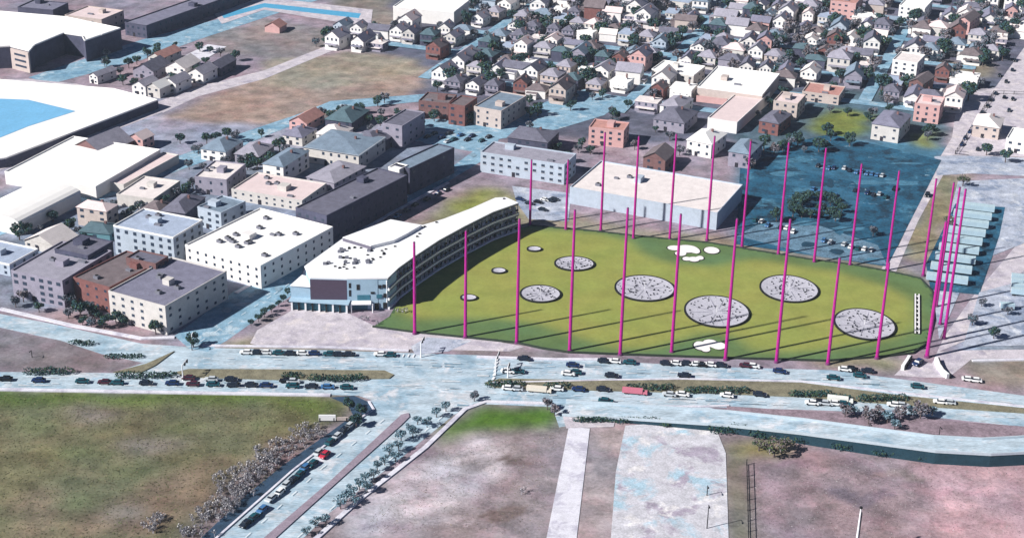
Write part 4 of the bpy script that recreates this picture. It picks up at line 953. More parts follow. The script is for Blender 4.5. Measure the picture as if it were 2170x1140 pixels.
# ------------------------------------------------------------------ elevated ramp at the lower right
rl = [(1195,866),(1300,872),(1540,888),(1700,905),(1850,925),(1980,942),(2090,948),(2170,944),(2300,934)]
zs = [.3, 1.2, 2.6, 3.8, 4.4, 4.6, 4.6, 4.6, 4.6]
b = MB(); bw = MB(); bs = MB(); cc_ = [P(x, y, z) for (x, y), z in zip(rl, zs)]; wid = 5.2
nr = []
for i in range(len(cc_)):
    d = cc_[min(len(cc_) - 1, i + 1)] - cc_[max(0, i - 1)]; d.z = 0; d.normalize(); nr.append(Vector((-d.y, d.x, 0)))
for i in range(len(cc_) - 1):
    p, q, n0, n1 = cc_[i], cc_[i + 1], nr[i], nr[i + 1]; k = wid * (.6 if i == 0 else 1)
    L0, R0, L1, R1 = p + n0 * wid, p - n0 * wid, q + n1 * wid, q - n1 * wid
    b.face([R0, R1, L1, L0])
    for a_, c_2, s_ in ((R0, R1, 1), (L0, L1, -1)):
        f_ = [(a_.x, a_.y, -.2), (c_2.x, c_2.y, -.2), (c_2.x, c_2.y, c_2.z), (a_.x, a_.y, a_.z)]; bw.face(f_ if s_ > 0 else f_[::-1])
    for a_, c_2, o_ in ((R0, R1, -1), (L0, L1, 1)):
        mid = (a_ + c_2) / 2; v = c_2 - a_; o0, o1 = n0 * o_ * .2, n1 * o_ * .2
        A0, A1, B0, B1 = a_ + o0, a_ - o0, c_2 + o1, c_2 - o1; up_ = Vector((0, 0, .9)); dn_ = Vector((0, 0, -.1))
        for f_ in ([A0 + up_, A1 + up_, B1 + up_, B0 + up_], [A1 + dn_, B1 + dn_, B1 + up_, A1 + up_], [A0 + dn_, B0 + dn_, B0 + up_, A0 + up_]): bs.face(f_)
t = empty('road_ramp', (0, 0, 0)); b.build('deck', m_road, t); bw.build('retaining_wall', mat('dark_teal_wall', (34,66,80), .2, .5), t); bs.build('guard_rail', mat('pale_rail', (190,205,215), .08, 1), t)
tag(t, 'long pale raised ramp road with dark retaining wall at the lower right', 'ramp')
# dark planting at the foot of the ramp
rh = [(1215,893),(1300,893),(1400,897),(1500,908),(1590,922),(1680,930),(1760,944),(1850,956),(1940,970),(2030,975),(2120,972)]
for i, (a_, b_2) in enumerate(zip(rh, rh[1:])):
    hedge(a_[0] + 3, b_2[0] - 3, (a_[1] + b_2[1]) / 2, 'dark teal thicket at the foot of the ramp, %s from the left' % ORD[i], 2.0 if i < 3 else 3.2, 3.0 if i < 3 else 6)

# ------------------------------------------------------------------ vehicles
m_tyre = mat('tyre_rubber', (24,24,26), .1, 2); m_cglass = mat('car_glass', (30,40,52), .1, 1, .15)
PAINT = {'dark': (34,44,60), 'navy': (28,52,96), 'teal': (30,84,96), 'white': (244,246,246), 'silver': (196,204,210), 'red': (196,52,74), 'black': (20,20,26), 'maroon': (78,36,52), 'blue': (70,120,170)}
def car_proto(pn):
    t = empty('parked_car', (0, 0, 0)); pm = mat('paint_' + pn, PAINT[pn], .04, 1, .35)
    b = MB(); prof = [(-2.25,.35),(-2.3,.8),(-2.1,.95),(-1.1,1.0),(.9,.98),(2.05,.85),(2.3,.65),(2.25,.35)]
    for q in (-1, 1):
        f_ = [(x, q * .9, z) for x, z in prof]; b.face(f_[::-1] if q < 0 else f_)
    n = len(prof)
    for i in range(n):
        (x0, z0), (x1, z1) = prof[i], prof[(i + 1) % n]; b.face([(x0, -.9, z0), (x1, -.9, z1), (x1, .9, z1), (x0, .9, z0)])
    b.build('body', pm, t)
    g_ = MB(); g_.box((-.3, 0, 1.2), (2.7, 1.6, .46), taper=.8); gl = g_.build('cabin_glass', m_cglass, t); MB().box((-.3, 0, 1.46), (1.95, 1.28, .07)).build('roof_panel', pm, t)
    for sx in (-1, 1):
        for sy in (-1, 1): MB().tube((sx * 1.4, sy * .78, .34), (sx * 1.4, sy * .98, .34), .34, .34, 10).build('wheel', m_tyre, t)
    for sy in (-1, 1): MB().box((2.27, sy * .6, .66), (.1, .35, .16)).build('headlight', m_white, t)
    tag(t, 'car', 'car'); return Proto(t)
CARS = {k: car_proto(k) for k in PAINT}
CN = {'dark': 'dark grey', 'navy': 'navy blue', 'teal': 'dark teal', 'white': 'white', 'silver': 'silver', 'red': 'red', 'black': 'black', 'maroon': 'dark maroon', 'blue': 'blue'}
def cars(lst, ang_, where, group, s=1.0, z=.31, jit=.03, fmt='%s car %s, %s from the left'):
    lst = sorted(lst); cnt = 0
    for i, (x, y, c_) in enumerate(lst):
        p = P(x, y, z); a_ = ang_(x) if callable(ang_) else ang_
        CARS[c_].place((p.x, p.y, z), a_ + random.uniform(-jit, jit) + (math.pi if random.random() < .5 else 0), (s, s, s), fmt % (CN[c_], where, ORD[i]), group)
hw = lambda x: angle((x - 60, 0), (x + 60, 0)) if False else (R(1) if x < 900 else R(-8 + 0) if x < 1500 else R(-11))
cars([(12,805,'black'),(82,808,'navy'),(175,810,'teal'),(222,812,'maroon'),(248,813,'teal'),(310,814,'dark'),(365,814,'navy'),(409,816,'maroon'),(452,817,'teal'),(495,818,'dark'),(533,818,'dark'),(565,819,'navy'),(620,820,'teal'),(660,821,'dark'),(695,822,'blue'),(735,823,'teal')], hw, 'in the nearest lane by the green field', 'cars in the nearest highway lane at the left', 1.12)
cars([(400,803,'maroon'),(448,806,'silver'),(490,806,'dark'),(606,809,'black'),(622,810,'silver')], hw, 'in the lane under the left median', 'cars under the left median', 1.1)
cars([(522,749,'white'),(542,749,'dark'),(562,749,'white'),(592,750,'teal'),(616,751,'dark'),(642,751,'white'),(664,751,'navy'),(698,752,'teal'),(718,753,'dark'),(740,753,'dark'),(806,753,'white'),(826,754,'teal')], hw, 'parked on the far kerb before the forecourt', 'cars parked on the far kerb at the left', 1.1)
cars([(1110,762,'dark'),(1280,767,'dark'),(1302,768,'white'),(1334,770,'teal'),(1412,772,'dark'),(1430,772,'white'),(1452,772,'dark'),(1474,774,'white'),(1486,775,'black'),(1504,775,'white'),(1528,776,'dark'),(1580,777,'maroon'),(1596,778,'white'),(1790,785,'white'),(1805,784,'black'),(1838,788,'dark')], hw, 'parked on the far kerb below the range', 'cars parked on the kerb below the range', 1.12)
cars([(1098,789,'teal'),(1214,776,'navy'),(1218,791,'teal'),(1204,794,'white'),(1296,798,'dark'),(1450,798,'dark'),(1652,789,'navy'),(1766,803,'teal'),(1822,798,'teal'),(1944,821,'teal'),(1076,789,'white')], hw, 'driving on the far carriageway below the range', 'cars driving on the far carriageway', 1.15)
cars([(1078,825,'white'),(1094,826,'silver'),(1226,827,'navy'),(1278,827,'dark'),(1180,826,'white'),(1610,838,'dark'),(1446,838,'white'),(1418,838,'silver'),(1540,840,'white'),(1720,856,'white'),(1738,854,'black'),(1750,857,'silver'),(1770,857,'white'),(1788,858,'teal'),(1894,860,'white'),(1912,861,'silver'),(1992,854,'white'),(2010,855,'silver')], hw, 'in the lane under the right median', 'cars under the right median', 1.12)
cars([(1284,853,'teal')], hw, 'alone at the driveway mouth', 'cars on the near lane', 1.25, fmt='%s car %s, the %s one before the ramp')
cars([(2052,806,'white'),(2066,808,'white')], hw, 'by the right grass corner', 'cars by the right grass corner', 1.1)
cars([(1945,771,'navy')], R(50), 'at the right access road mouth', 'cars at the right access road', 1.3, fmt='%s car %s, the %s vehicle there')
dr = lambda x: angle((560,1075), (760,905))
cars([(755,893,'teal'),(740,905,'silver'),(728,914,'dark'),(714,927,'silver'),(700,938,'teal'),(688,966,'red'),(676,960,'silver'),(662,985,'teal'),(648,992,'blue'),(634,1008,'teal'),(622,1018,'dark'),(606,1030,'silver'),(592,1046,'white'),(575,1058,'silver'),(556,1082,'blue'),(538,1098,'teal'),(520,1112,'dark')], dr, 'queueing on the side road', 'cars queueing on the lower side road', 1.1)
cars([(862,447,'navy'),(880,436,'dark'),(905,424,'dark'),(928,412,'navy'),(946,404,'dark'),(842,460,'blue')], lambda x: angle((842,460),(946,404)), 'parked on the kerb behind the clubhouse', 'cars parked behind the clubhouse', 1.0, z=.2)
cars([(1102,424,'navy'),(1122,433,'dark'),(1140,430,'black'),(1155,425,'white'),(1165,427,'dark'),(1175,424,'dark'),(1150,446,'dark')], R(-25), 'in the small car park behind the bays', 'cars in the small car park behind the bays', 1.0, z=.25)
cars([(905,292,'dark'),(920,285,'teal'),(936,293,'navy'),(952,284,'dark'),(962,297,'teal'),(976,288,'blue'),(990,298,'dark'),(1000,290,'navy'),(1020,300,'teal'),(1035,292,'dark'),(948,302,'silver')], R(55), 'in the car park beyond the long dark building', 'cars in the upper middle car park', 1.05, z=.2)
cars([(1896,402,'black'),(1965,415,'black')], R(68), 'on the pale road right of the dark car park', 'cars on the pale road', 1.2, z=.2)
# dark car park rows
for rr, (a_, b_2, n, wh) in enumerate([((1722,352),(1800,362),8,'far row'),((1815,365),(1880,376),7,'second row'),((1700,400),(1770,414),7,'third row'),((1812,405),(1876,417),6,'fourth row'),((1600,470),(1720,500),10,'near row'),((1745,510),(1860,535),9,'nearest row')]):
    g_ = random.Random(rr); cars([(a_[0] + (b_2[0] - a_[0]) * i / (n - 1), a_[1] + (b_2[1] - a_[1]) * i / (n - 1) + g_.uniform(-3, 3), g_.choice(['white','silver','dark','teal','navy','silver','blue'])) for i in range(n) if g_.random() < .8], R(66), 'in the dark car park, ' + wh, 'cars in the dark car park, ' + wh, 1.0, z=.25)
g_ = random.Random(9)
cars([(2110 - i * 9.2 + g_.uniform(-2, 2), 200 + i * 13.5, g_.choice(['black','dark','navy'])) for i in range(9)], lambda x: angle((2040,300),(2110,200)), 'along the fence of the pale yard', 'cars along the pale yard fence', 1.05, z=.22)
cars([(2128,208,'black'),(2146,212,'black'),(2138,236,'dark'),(2082,290,'black'),(2145,150,'dark'),(2132,175,'black'),(2118,162,'black'),(2150,130,'black'),(2072,318,'dark')], lambda x: R(70), 'loose in the pale yard at the right', 'cars loose in the pale yard', 1.05, z=.22)
# trucks
def truck_proto(cargo, cm, cab):
    t = empty('box_truck', (0, 0, 0)); b = MB(); b.box((-1.2, 0, 2.3), (10.5, 2.5, 2.9)); b.build('cargo_box', cm, t); MB().box((-1.2, 0, .75), (10.2, 1.4, .3)).build('chassis', m_tyre, t)
    c_ = MB(); c_.box((5.4, 0, 1.5), (2.2, 2.3, 2.0), taper=.92); cb = c_.build('cab', cab, t); MB().box((6.35, 0, 1.9), (.3, 1.9, .8)).build('windscreen', m_cglass, cb)
    for x in (-5, -3.8, 1.8, 5.3):
        for q in (-1, 1): MB().tube((x, q * .95, .5), (x, q * 1.22, .5), .5, .5, 10).build('wheel', m_tyre, t)
    return t
for (x, y, mt, lb) in [(1345,833,mat('pink_box', (206,120,140), .05, 1),'long pink-sided truck in the lane under the right median'),(1142,829,mat('beige_box', (228,220,205), .05, 1),'beige box truck in the lane left of the pink truck'),(1780,850,mat('white_box', (236,240,236), .05, 1),'white box truck among the cars at the right')]:
    t = truck_proto('x', mt, mt); p = P(x, y, .31); t.location = p; t.rotation_euler = (0, 0, hw(x)); t.scale = (.72, .85, .5); tag(t, lb, 'truck')
# trailers in the yard right of the range
def trailer_proto():
    t = empty('cargo_trailer', (0, 0, 0)); MB().box((0, 0, 2.5), (14.5, 2.8, 2.9)).build('box', mat('trailer_pale', (170,196,210), .1, .5), t)
    b = MB(); b.box((0, 0, 3.98), (14.5, 2.8, .08)); 
    for i in range(9): b.box((-6.5 + i * 1.6, 0, 4.05), (.12, 2.7, .08))
    b.build('roof_ribs', mat('trailer_roof', (180,204,214), .12, .5), t)
    MB().box((0, 0, .85), (13.5, 1.2, .35)).build('chassis', m_tyre, t)
    for x in (-5.6, -4.4):
        for q in (-1, 1): MB().tube((x, q * 1.0, .5), (x, q * 1.3, .5), .5, .5, 10).build('wheel', m_tyre, t)
    for q in (-1, 1): MB().box((5.2, q * .9, .5), (.2, .2, 1.0)).build('landing_leg', m_tyre, t)
    MB().box((-7.3, 0, 2.5), (.12, 2.4, 2.6)).build('door', m_frame, t)
    tag(t, 'trailer', 'trailer'); return Proto(t)
TP = trailer_proto()
ty = [446,463,480,498,516,535,555,576,598]
for i, y in enumerate(ty):
    x = 2066 - (y - 448) * .40; p = P(x, y, .26)
    TP.place((p.x, p.y, .25), R(-16), (1.2, 1.45, .8), 'pale blue trailer in the yard right of the range, %s from the far end' % ORD[i], 'trailers parked side by side right of the range')
for i, (x, y) in enumerate([(2160,596),(2160,606),(2160,616),(2160,626)]):
    p = P(x, y, .26); TP.place((p.x, p.y, .25), R(-14), (.5, .8, .8), 'short pale trailer at the right edge, %s from the far end' % ORD[i], 'short trailers at the right edge')
p = P(2133,655,.26); TP.place((p.x, p.y, .25), R(-5), (.4, .9, .7), 'small white trailer alone in the pale lot', None)

# fence of the pale yard, entrance monuments, street signs
def fence(line, label, h=2.2, mt=None):
    pts = [P(*p) for p in line]; t = empty('fence', (pts[0].x, pts[0].y, 0)); b = MB(); o = pts[0]; m_ = mt or m_edge
    for a_, c_2 in zip(pts, pts[1:]):
        v = c_2 - a_; mid = (a_ + c_2) / 2 - o; n = max(1, int(v.length / 6)); an = math.atan2(v.y, v.x)
        for zz in (.6, 2.1): b.box((mid.x, mid.y, zz), (v.length, .16, .16), an)
        for k in range(n): q = a_.lerp(c_2, k / n) - o; bb = MB(); bb.box((q.x, q.y, h / 2), (.25, .25, h + .3)); bb.build('post', m_, t)
    b.build('rail', m_, t); tag(t, label, 'fence')
fence([(2024,328),(2070,255),(2105,200),(2170,202)], 'black fence round the pale yard at the right')
fence([(2024,328),(2052,331)], 'short black return of the pale yard fence')
fence([(1582,985),(1584,1060),(1586,1150)], 'dark fence along the left side of the mauve field')
def monument(line, label):
    pts = [P(*p) for p in line]; o = pts[0]; t = empty('entrance_wall', (o.x, o.y, 0)); b = MB(); k_ = MB()
    for a_, c_2 in zip(pts, pts[1:]):
        v = c_2 - a_; mid = (a_ + c_2) / 2 - o; an = math.atan2(v.y, v.x); b.box((mid.x, mid.y, 1), (v.length, 1.2, 2), an); k_.box((mid.x + .95, mid.y, .9), (v.length + .4, .5, 1.8), an)
    b.build('wall', m_cw, t); k_.build('backing', m_edge, t); tag(t, label, 'wall')
monument([(1926,762),(1920,772),(1912,784)], 'short white wall with dark backing left of the right access road')
monument([(1983,766),(1988,780),(1996,792),(2008,802)], 'curved white wall with dark backing right of the access road')
def gantry(x, y, label, h=6.5, arm=5.0, an=R(80)):
    p = P(x, y, 0); t = empty('signal_mast', (p.x, p.y, 0), an); MB().tube((0, 0, 0), (0, 0, h), .28, .2, 8).build('mast', m_cw, t); MB().tube((0, 0, h - .3), (arm, 0, h), .2, .14, 8).build('arm', m_cw, t)
    for q in (.5, .95): MB().box((arm * q, 0, h - .8), (.7, .6, 1.3)).build('signal_head', m_edge, t)
    tag(t, label, 'traffic light', 'traffic lights at the junctions')
gantry(1050,796,'white traffic light mast at the left tip of the right median', 7, 7)
gantry(1076,800,'white traffic light mast with short arm beside the median cars', 5, 3)
gantry(892,757,'white traffic light mast at the forecourt corner')
gantry(388,806,'white traffic light mast on the left median tip')
gantry(408,737,'traffic light mast at the left street corner', 6, 1.5)
def lamp(x, y, label, h=7):
    p = P(x, y, 0); t = empty('street_lamp', (p.x, p.y, 0), R(-90)); MB().tube((0, 0, 0), (0, 0, h), .18, .12, 8).build('post', m_edge, t); MB().tube((0, 0, h), (1.6, 0, h + .3), .1, .08, 6).build('arm', m_edge, t); MB().box((1.9, 0, h + .25), (.9, .4, .2)).build('lamp_head', m_edge, t)
    tag(t, label, 'street lamp')
lamp(1842,912,'lamp post on the verge above the ramp, left one', 3); lamp(1988,935,'lamp post on the ramp, right one', 6)
lamp(1498,1050,'dark lamp post on the pale concrete lot, far one', 4); lamp(1498,1120,'dark lamp post on the pale concrete lot, near one', 9)
lamp(407,742,'dark lamp post at the left street junction', 5); lamp(68,757,'dark lamp post on the left verge', 3)
# billboard at the field corner, tall pylon in the mauve field
p = P(708,893,0); t = empty('roadside_sign', (p.x, p.y, 0), R(2)); MB().box((-2.4, 0, 1.6), (6, .5, 2.2)).build('panel', m_cw, t)
for q in (-5, 0, 4.5): MB().box((q, 0, .8), (.5, .5, 1.6)).build('post', m_edge, t)
MB().box((3.0, 0, 1.2), (4, .4, 1.3)).build('side_panel', W['beige'], t)
tag(t, 'low white sign board at the rounded corner of the green field', 'sign')
p = P(1812,1175,0); t = empty('pylon', (p.x, p.y, 0)); MB().tube((0, 0, 0), (0, 0, 17), .5, .22, 8).build('mast', m_cw, t); MB().box((.45, 0, 8), (.3, .3, 15)).build('ladder', m_edge, t); MB().tube((0, 0, 17), (0, 0, 17.5), .5, .5, 8).build('cap', m_edge, t)
tag(t, 'white pylon with dark ladder rising from the mauve field', 'pylon')

# ------------------------------------------------------------------ residential houses
def house_proto(wall, roof, hx, hy, h, kind, seed):
    g = random.Random(seed); t = empty('house', (0, 0, 0)); wm, rm = W[wall], RF[roof]; x, y = hx / 2, hy / 2; s = MB(); s.box((0, 0, h / 2 - .1), (hx, hy, h + .2)); r_ = hx * .3
    if kind == 'gable': s.face([(-x, -y, h + .1), (x, -y, h + .1), (0, -y, h + r_)]); s.face([(x, y, h + .1), (-x, y, h + .1), (0, y, h + r_)])
    s.box((x * .1, -y - 1.2, .5), (hx * .8, 2.4, 1.0)); s.build('wall', wm, t)
    if seed % 3 == 0:
        wg = MB(); wg.box((-x - 1.6, y * .3, h * .3), (3.4, hy * .5, h * .6 + .4)); wg.build('side_wing', wm, t)
        wg = MB(); wg.face([(-x - 3.7, y * .3 - hy * .28, h * .55), (-x + .2, y * .3 - hy * .28, h * .78), (-x + .2, y * .3 + hy * .28, h * .78), (-x - 3.7, y * .3 + hy * .28, h * .55)]); wg.build('lean_to_roof', rm, t)
    if seed % 3 == 1:
        wg = MB(); wg.box((x * .3, y + 2, h * .32), (hx * .6, 4.2, h * .64)); wg.box((x * .3, y + 2.1, h * .66), (hx * .66, 4.6, .2)); wg.build('rear_extension', rm, t)
    s = MB(); ov = .5
    if kind == 'gable':
        for q in (-1, 1):
            p = [(0, -y - ov, h + r_ + .12), (0, y + ov, h + r_ + .12), (q * (x + ov), y + ov, h - .2), (q * (x + ov), -y - ov, h - .2)]; s.face(p if q < 0 else p[::-1]); s.face([(k[0], k[1], k[2] - .22) for k in (p[::-1] if q < 0 else p)])
    elif kind == 'flat':
        s.box((0, 0, h + .2), (hx + .5, hy + .5, .35)); s.box((x * .3, y * .3, h + .8), (2, 2, 1))
    else:
        k = min(x, y) * .95; X_, Y_ = x + ov, y + ov; ra, rb = max(0, x - k), max(0, y - k); q = [(-X_, -Y_, h - .1), (X_, -Y_, h - .1), (X_, Y_, h - .1), (-X_, Y_, h - .1)]; tt = [(-ra, -rb, h + r_ * .8), (ra, -rb, h + r_ * .8), (ra, rb, h + r_ * .8), (-ra, rb, h + r_ * .8)]
        for i in range(4): j = (i + 1) % 4; s.face([q[i], q[j], tt[j], tt[i]])
        s.face(tt)
    rf = s.build('roof', rm, t); MB().box((x * .45, y * .2, h + r_ * .6), (.9, .9, 2.2)).build('chimney', W['brown'], rf)
    b = MB(); b.box((0, -y - 1.4, 2.75), (hx * .84, 2.8, .25)); b.build('porch_roof', rm, t)
    for i in range(3): link('window', WIN, t, (-x * .6 + i * x * .6, -y - .05, h * .78 if h > 5 else h * .5), 0, (.75, 1, .9))
    for i in range(2): link('window', WIN, t, (x + .05, -y * .5 + i * y, h * .55), math.pi / 2, (.8, 1, .9))
    MB().box((0, -y - .08, 1.15), (1.2, .2, 2.2)).build('door', m_door, t); tag(t, 'house', 'house'); return Proto(t), wall, roof, kind, hx
WN = {'white':'white','cream':'cream','grey':'grey','beige':'beige','pale_blue':'pale blue','slate':'dark','brown':'brown','red':'red brick','pink':'pink','teal':'teal'}
RN = {'white':'white','cream':'cream','grey':'grey','slate':'slate','blue':'blue-grey','teal':'teal','brown':'brown','red':'terracotta','pale':'pale','mauve':'mauve','pinkish':'pale pink'}
HP = []
for i, (wl, rf_, hx, hy, h, kd) in enumerate([('white','slate',9,15,6,'gable'),('white','mauve',10,14,6.5,'gable'),('cream','grey',9,14,6,'gable'),('white','brown',11,13,5,'hip'),('grey','slate',10,14,5.5,'hip'),('cream','mauve',12,12,6,'hip'),('white','grey',8,17,5,'gable'),('beige','brown',9,15,6,'gable'),('slate','teal',10,13,6,'hip'),('pink','grey',9,12,7,'gable'),('white','cream',10,14,6,'gable'),('brown','slate',10,13,6.5,'hip'),('pale_blue','blue',9,14,6,'gable'),('red','brown',10,12,7,'gable'),('cream','pinkish',11,12,6,'hip'),('grey','blue',9,16,5,'gable'),('white','blue',10,13,6,'hip'),('beige','mauve',11,14,6,'hip'),('white','white',12,12,5,'flat'),('cream','pale',9,15,6,'flat'),('grey','cream',13,10,5.5,'flat'),('white','pinkish',9,13,7.5,'gable')]):
    HP.append(house_proto(wl, rf_, hx, hy, h, kd, i))
PICK = [0,0,1,1,2,2,3,3,4,4,5,6,6,7,10,10,1,0,9,12,14,15,15,16,16,17,17,5,8,4,0,1,3,6,12,8]+[13,18,18,19,20,21,21]
REG = [(700,70),(845,62),(900,48),(985,-70),(2330,-70),(2190,70),(2110,150),(2040,215),(2000,270),(1900,225),(1700,235),(1560,245),(1500,280),(1360,262),(1240,245),(1120,205),(1010,195),(900,190),(870,165),(960,130),(820,112),(690,112)]
EXC = [[(1690,275),(1780,225),(1852,240),(1850,290),(1760,300)], [(1990,128),(2112,132),(2100,168),(1998,164)], [(900,125),(860,150),(880,200),(900,190)], [(1240,190),(1330,210),(1280,250),(1180,278)]]
u = Vector((math.cos(R(-20)), math.sin(R(-20)), 0)); v = Vector((math.cos(R(70)), math.sin(R(70)), 0)); O = P(1400, 150)
hs = []; hg = random.Random(77); PT = 12.6
for rrow in range(-9, 17):
    base = (rrow // 2) * 50 + (0 if rrow % 2 == 0 else 20)
    k = -36; 
    while k < 42:
        k += 1
        if (k % 10) == 0: continue
        p = O + u * (k * PT + hg.uniform(-2.2, 2.2)) + v * (base + hg.uniform(-4, 4)); x, y = Q((p.x, p.y, 0))
        if not inside(x, y, REG) or any(inside(x, y, q) for q in EXC) or overlaps(p.x, p.y, 8): continue
        if not (-30 < x < 2200 and y > -12): continue
        if hg.random() < .07: continue
        hs.append((rrow, x, p, hg.choice(PICK), hg.random()))
rows = sorted({q[0] for q in hs}, reverse=True)
if len(hs) > 298:
    hs = sorted(hs, key=lambda q: q[4])[:298]
print('HOUSES', len(hs), 'rows', len(rows))
for ri, rw in enumerate(rows):
    for j, (_, x, p, pk, rr) in enumerate(sorted([q for q in hs if q[0] == rw], key=lambda q: q[1])):
        pr, wl, rf_, kd, hx = HP[pk]; sz = .78 + hg.random() * .36
        lb = '%s %s house, %s roof, %s from left in %s row from top' % (WN[wl], {'gable':'gabled','hip':'hip-roofed','flat':'flat-topped'}[kd], RN[rf_], ORD[min(39, j)], ORD[ri])
        pr.place((p.x, p.y, 0), R(-20) + hg.uniform(-.09, .09) + (math.pi / 2 if hg.random() < .22 else 0), (sz, sz, sz * hg.uniform(.95, 1.3)), lb, 'houses in the %s row from the top' % ORD[ri])
# streets between the house rows
for q in range(-5, 8):
    off = q * 50 + 35; pa, pb = O + u * -420 + v * off, O + u * 480 + v * off
    a = [p for p in [O + u * t + v * off for t in range(-420, 481, 20)] if inside(*Q((p.x, p.y, 0)), REG)]
    if len(a) > 2:
        n0 = v * 4.2; sheet('road', [a[0] - n0, a[-1] - n0, a[-1] + n0, a[0] + n0], m_road2)
for q in (-30, -20, -10, 0, 10, 20, 30):
    a = [p for p in [O + u * (q * PT) + v * t for t in range(-300, 500, 15)] if inside(*Q((p.x, p.y, 0)), REG)]
    if len(a) > 2:
        n0 = u * 3.8; sheet('road', [a[0] - n0, a[0] + n0, a[-1] + n0, a[-1] - n0], m_road2)
# trees between the houses
tg = random.Random(5); cntt = 0
for ri, rw in enumerate(rows):
    for (_, x, p, pk, rr) in [q for q in hs if q[0] == rw]:
        for _k in range(2):
            if tg.random() < (.95 if _k == 0 else .75):
                q = p + u * tg.choice([-7.3, 7.3]) + v * tg.uniform(-12, 12)
                if overlaps(q.x, q.y, 2): continue
                kind = tg.random(); pr, nm = (T_grey, 'bare grey tree') if kind < .4 else (T_teal, 'dark teal evergreen tree') if kind < .76 else (T_brown, 'bare brown tree')
                nb = globals().get('nbare', 0)
                if pr is not T_teal and nb >= 200: continue
                if pr is not T_teal: nbare = nb + 1
                if cntt < 560:
                    cntt += 1; plant(pr, q.x, q.y, '%s among the houses of the %s row from the top' % (nm, ORD[ri]), '%ss in the %s house row' % (nm, ORD[ri]), tg.uniform(.75, 1.25), world=True)
print('TREES', cntt)
# trees near the blocks at left and along the dark car park
for i, (x, y, pr, nm, wh) in enumerate([(530,350,T_teal,'dark evergreen','behind the low pinkish shop'),(545,360,T_teal,'dark evergreen','right behind the low pinkish shop'),(375,420,T_grey,'bare grey tree','above the slate-roofed house'),(395,415,T_teal,'dark evergreen','left of the small teal-roofed block'),(270,470,T_grey,'bare grey tree','above the pale blue apartment block'),(870,280,T_teal,'dark evergreen','at the corner of the upper car park'),(890,270,T_teal,'dark evergreen','left of the upper car park'),(920,258,T_teal,'dark evergreen','below the brown low block'),(1000,262,T_teal,'dark evergreen','below the beige block'),(1180,325,T_teal,'dark evergreen','right end of the long pale blue block'),(1205,345,T_teal,'dark evergreen','between the pale blue block and the warehouse'),(1225,325,T_grey,'bare grey tree','left of the pink building'),(1345,318,T_brown,'bare brown tree','behind the fourth far pole'),(1440,330,T_grey,'bare grey tree','left of the bright white house'),(1590,360,T_brown,'bare brown tree','at the corner of the dark car park'),(1640,330,T_brown,'bare brown tree','behind the eighth far pole'),(1690,310,T_teal,'dark evergreen','at the far side of the dark car park'),(1760,300,T_teal,'dark evergreen','below the green lawn'),(1800,310,T_teal,'dark evergreen','right below the green lawn'),(1660,245,T_teal,'dark evergreen','left of the green lawn'),(1700,225,T_grey,'bare grey tree','above the green lawn'),(1880,225,T_brown,'bare brown tree','left of the pink brick building'),(1965,290,T_teal,'dark evergreen','right of the cream hall'),(1645,470,T_teal,'dark evergreen','on the dark lot island by the eighth pole'),(1700,440,T_teal,'dark evergreen','on the dark lot island at its top'),(1680,460,T_teal,'dark evergreen','in the middle of the dark lot island'),(1740,455,T_teal,'dark evergreen','on the dark lot island at the right'),(1770,470,T_teal,'dark evergreen','on the dark lot island by the ninth pole'),(1850,500,T_grey,'bare grey tree','at the near right of the dark car park'),(2010,480,T_olive,'olive tree','on the grass triangle by the far right poles'),(2040,395,T_olive,'olive tree','at the top of the grass triangle'),(1230,420,T_grey,'bare grey tree','left of the big cream-roofed warehouse'),(2090,330,T_teal,'dark evergreen','below the white building at the right edge'),(2130,345,T_teal,'dark evergreen','under the pale yard fence'),(60,420,T_grey,'bare grey tree','behind the curved-roof warehouse'),(150,650,T_grey,'bare grey tree','before the red brick block'),(190,665,T_grey,'bare grey tree','before the cream corner block'),(50,640,T_brown,'bare brown tree','before the left grey block'),(500,130,T_teal,'dark evergreen','right of the upper-left house cluster'),(480,150,T_grey,'bare grey tree','below the right house of the upper-left cluster'),(255,160,T_grey,'bare grey tree','left of the upper-left house cluster'),(690,95,T_teal,'dark evergreen','right corner of the grey field'),(670,100,T_grey,'bare grey tree','lower right corner of the grey field')]):
    plant(pr, x, y, '%s %s' % (nm, wh), None, .75)
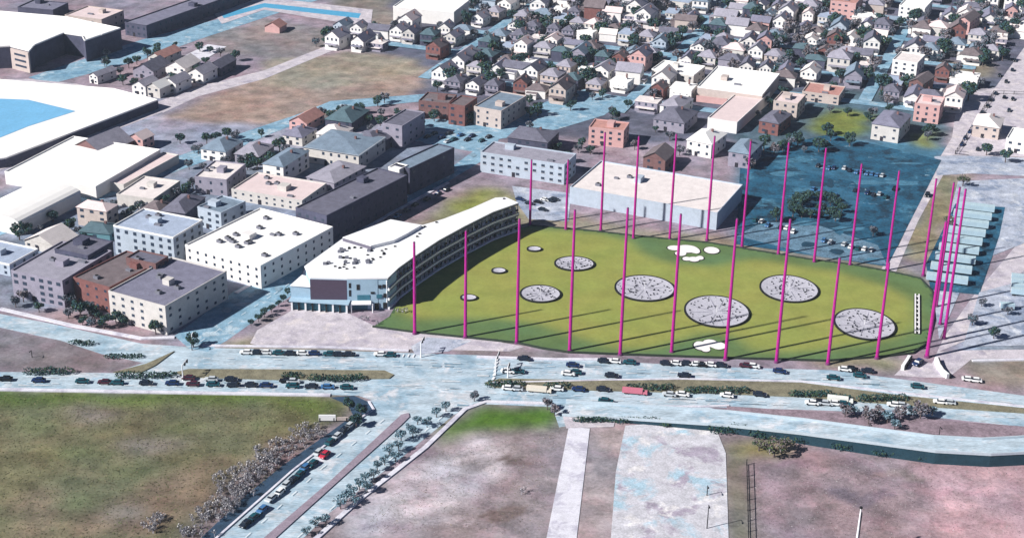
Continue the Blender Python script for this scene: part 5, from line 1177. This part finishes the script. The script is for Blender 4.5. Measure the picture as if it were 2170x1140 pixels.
for i in range(18):
    t_ = 6.283 * i / 18; plant(T_teal, 1725 + 62 * math.cos(t_) * random.uniform(.55, 1.1), 442 + 27 * math.sin(t_) * random.uniform(.55, 1.1), 'dark evergreen of the ring of trees in the middle of the dark car park', 'ring of evergreens in the dark car park', .55)
# planting in the yards between the left blocks
yg = random.Random(12); YARDS = [([(380,300),(640,270),(660,320),(560,400),(480,390),(400,360)],'between the houses near the upper road bend',22),([(20,470),(300,430),(420,400),(430,470),(250,520),(40,530)],'between the blocks at the left',24),([(640,240),(860,210),(900,260),(820,300),(700,300)],'around the dark square block',20),([(1100,190),(1400,190),(1420,300),(1250,330),(1130,300),(1060,260)],'around the mauve-roofed hall',26),([(1560,200),(1700,190),(1990,220),(1990,300),(1700,330),(1560,330)],'above the dark car park',30),([(10,640),(340,700),(330,720),(20,665)],'on the lawn before the left blocks',12),([(190,110),(500,90),(500,190),(330,205),(200,160)],'in the upper-left house cluster',18)]
for poly, wh, n_ in YARDS:
    k = tr = 0
    while k < n_ and tr < 900:
        tr += 1; x, y = yg.uniform(min(q[0] for q in poly), max(q[0] for q in poly)), yg.uniform(min(q[1] for q in poly), max(q[1] for q in poly)); p = P(x, y)
        if not inside(x, y, poly) or overlaps(p.x, p.y, 1.5): continue
        kd = yg.random(); pr, nm = (T_grey, 'bare grey tree') if kd < .45 else (T_teal, 'dark evergreen tree')
        plant(pr, x, y, '%s %s' % (nm, wh), '%ss %s' % (nm, wh), yg.uniform(.45, .85)); k += 1

# kinds that found no place are taken out again
for q in Proto.every:
    if not q.used:
        for c, gs in q.items:
            for d in gs: bpy.data.objects.remove(d)
            bpy.data.objects.remove(c)
        bpy.data.objects.remove(q.root)

# ------------------------------------------------------------------ thin blue air over the town
hm = bpy.data.materials.new('haze_air'); hm.use_nodes = True; hn = hm.node_tree.nodes; hn.clear()
pv = hn.new('ShaderNodeVolumePrincipled'); pv.inputs['Color'].default_value = (.72, .86, 1, 1); pv.inputs['Density'].default_value = 0.00005
ho = hn.new('ShaderNodeOutputMaterial'); hm.node_tree.links.new(pv.outputs[0], ho.inputs['Volume'])
hb = MB(); hb.box((2500, 4000, 148), (24000, 22500, 300)); o = hb.build('haze', hm); o.location = (-2500, 0, 0); tag(o, kind='stuff')
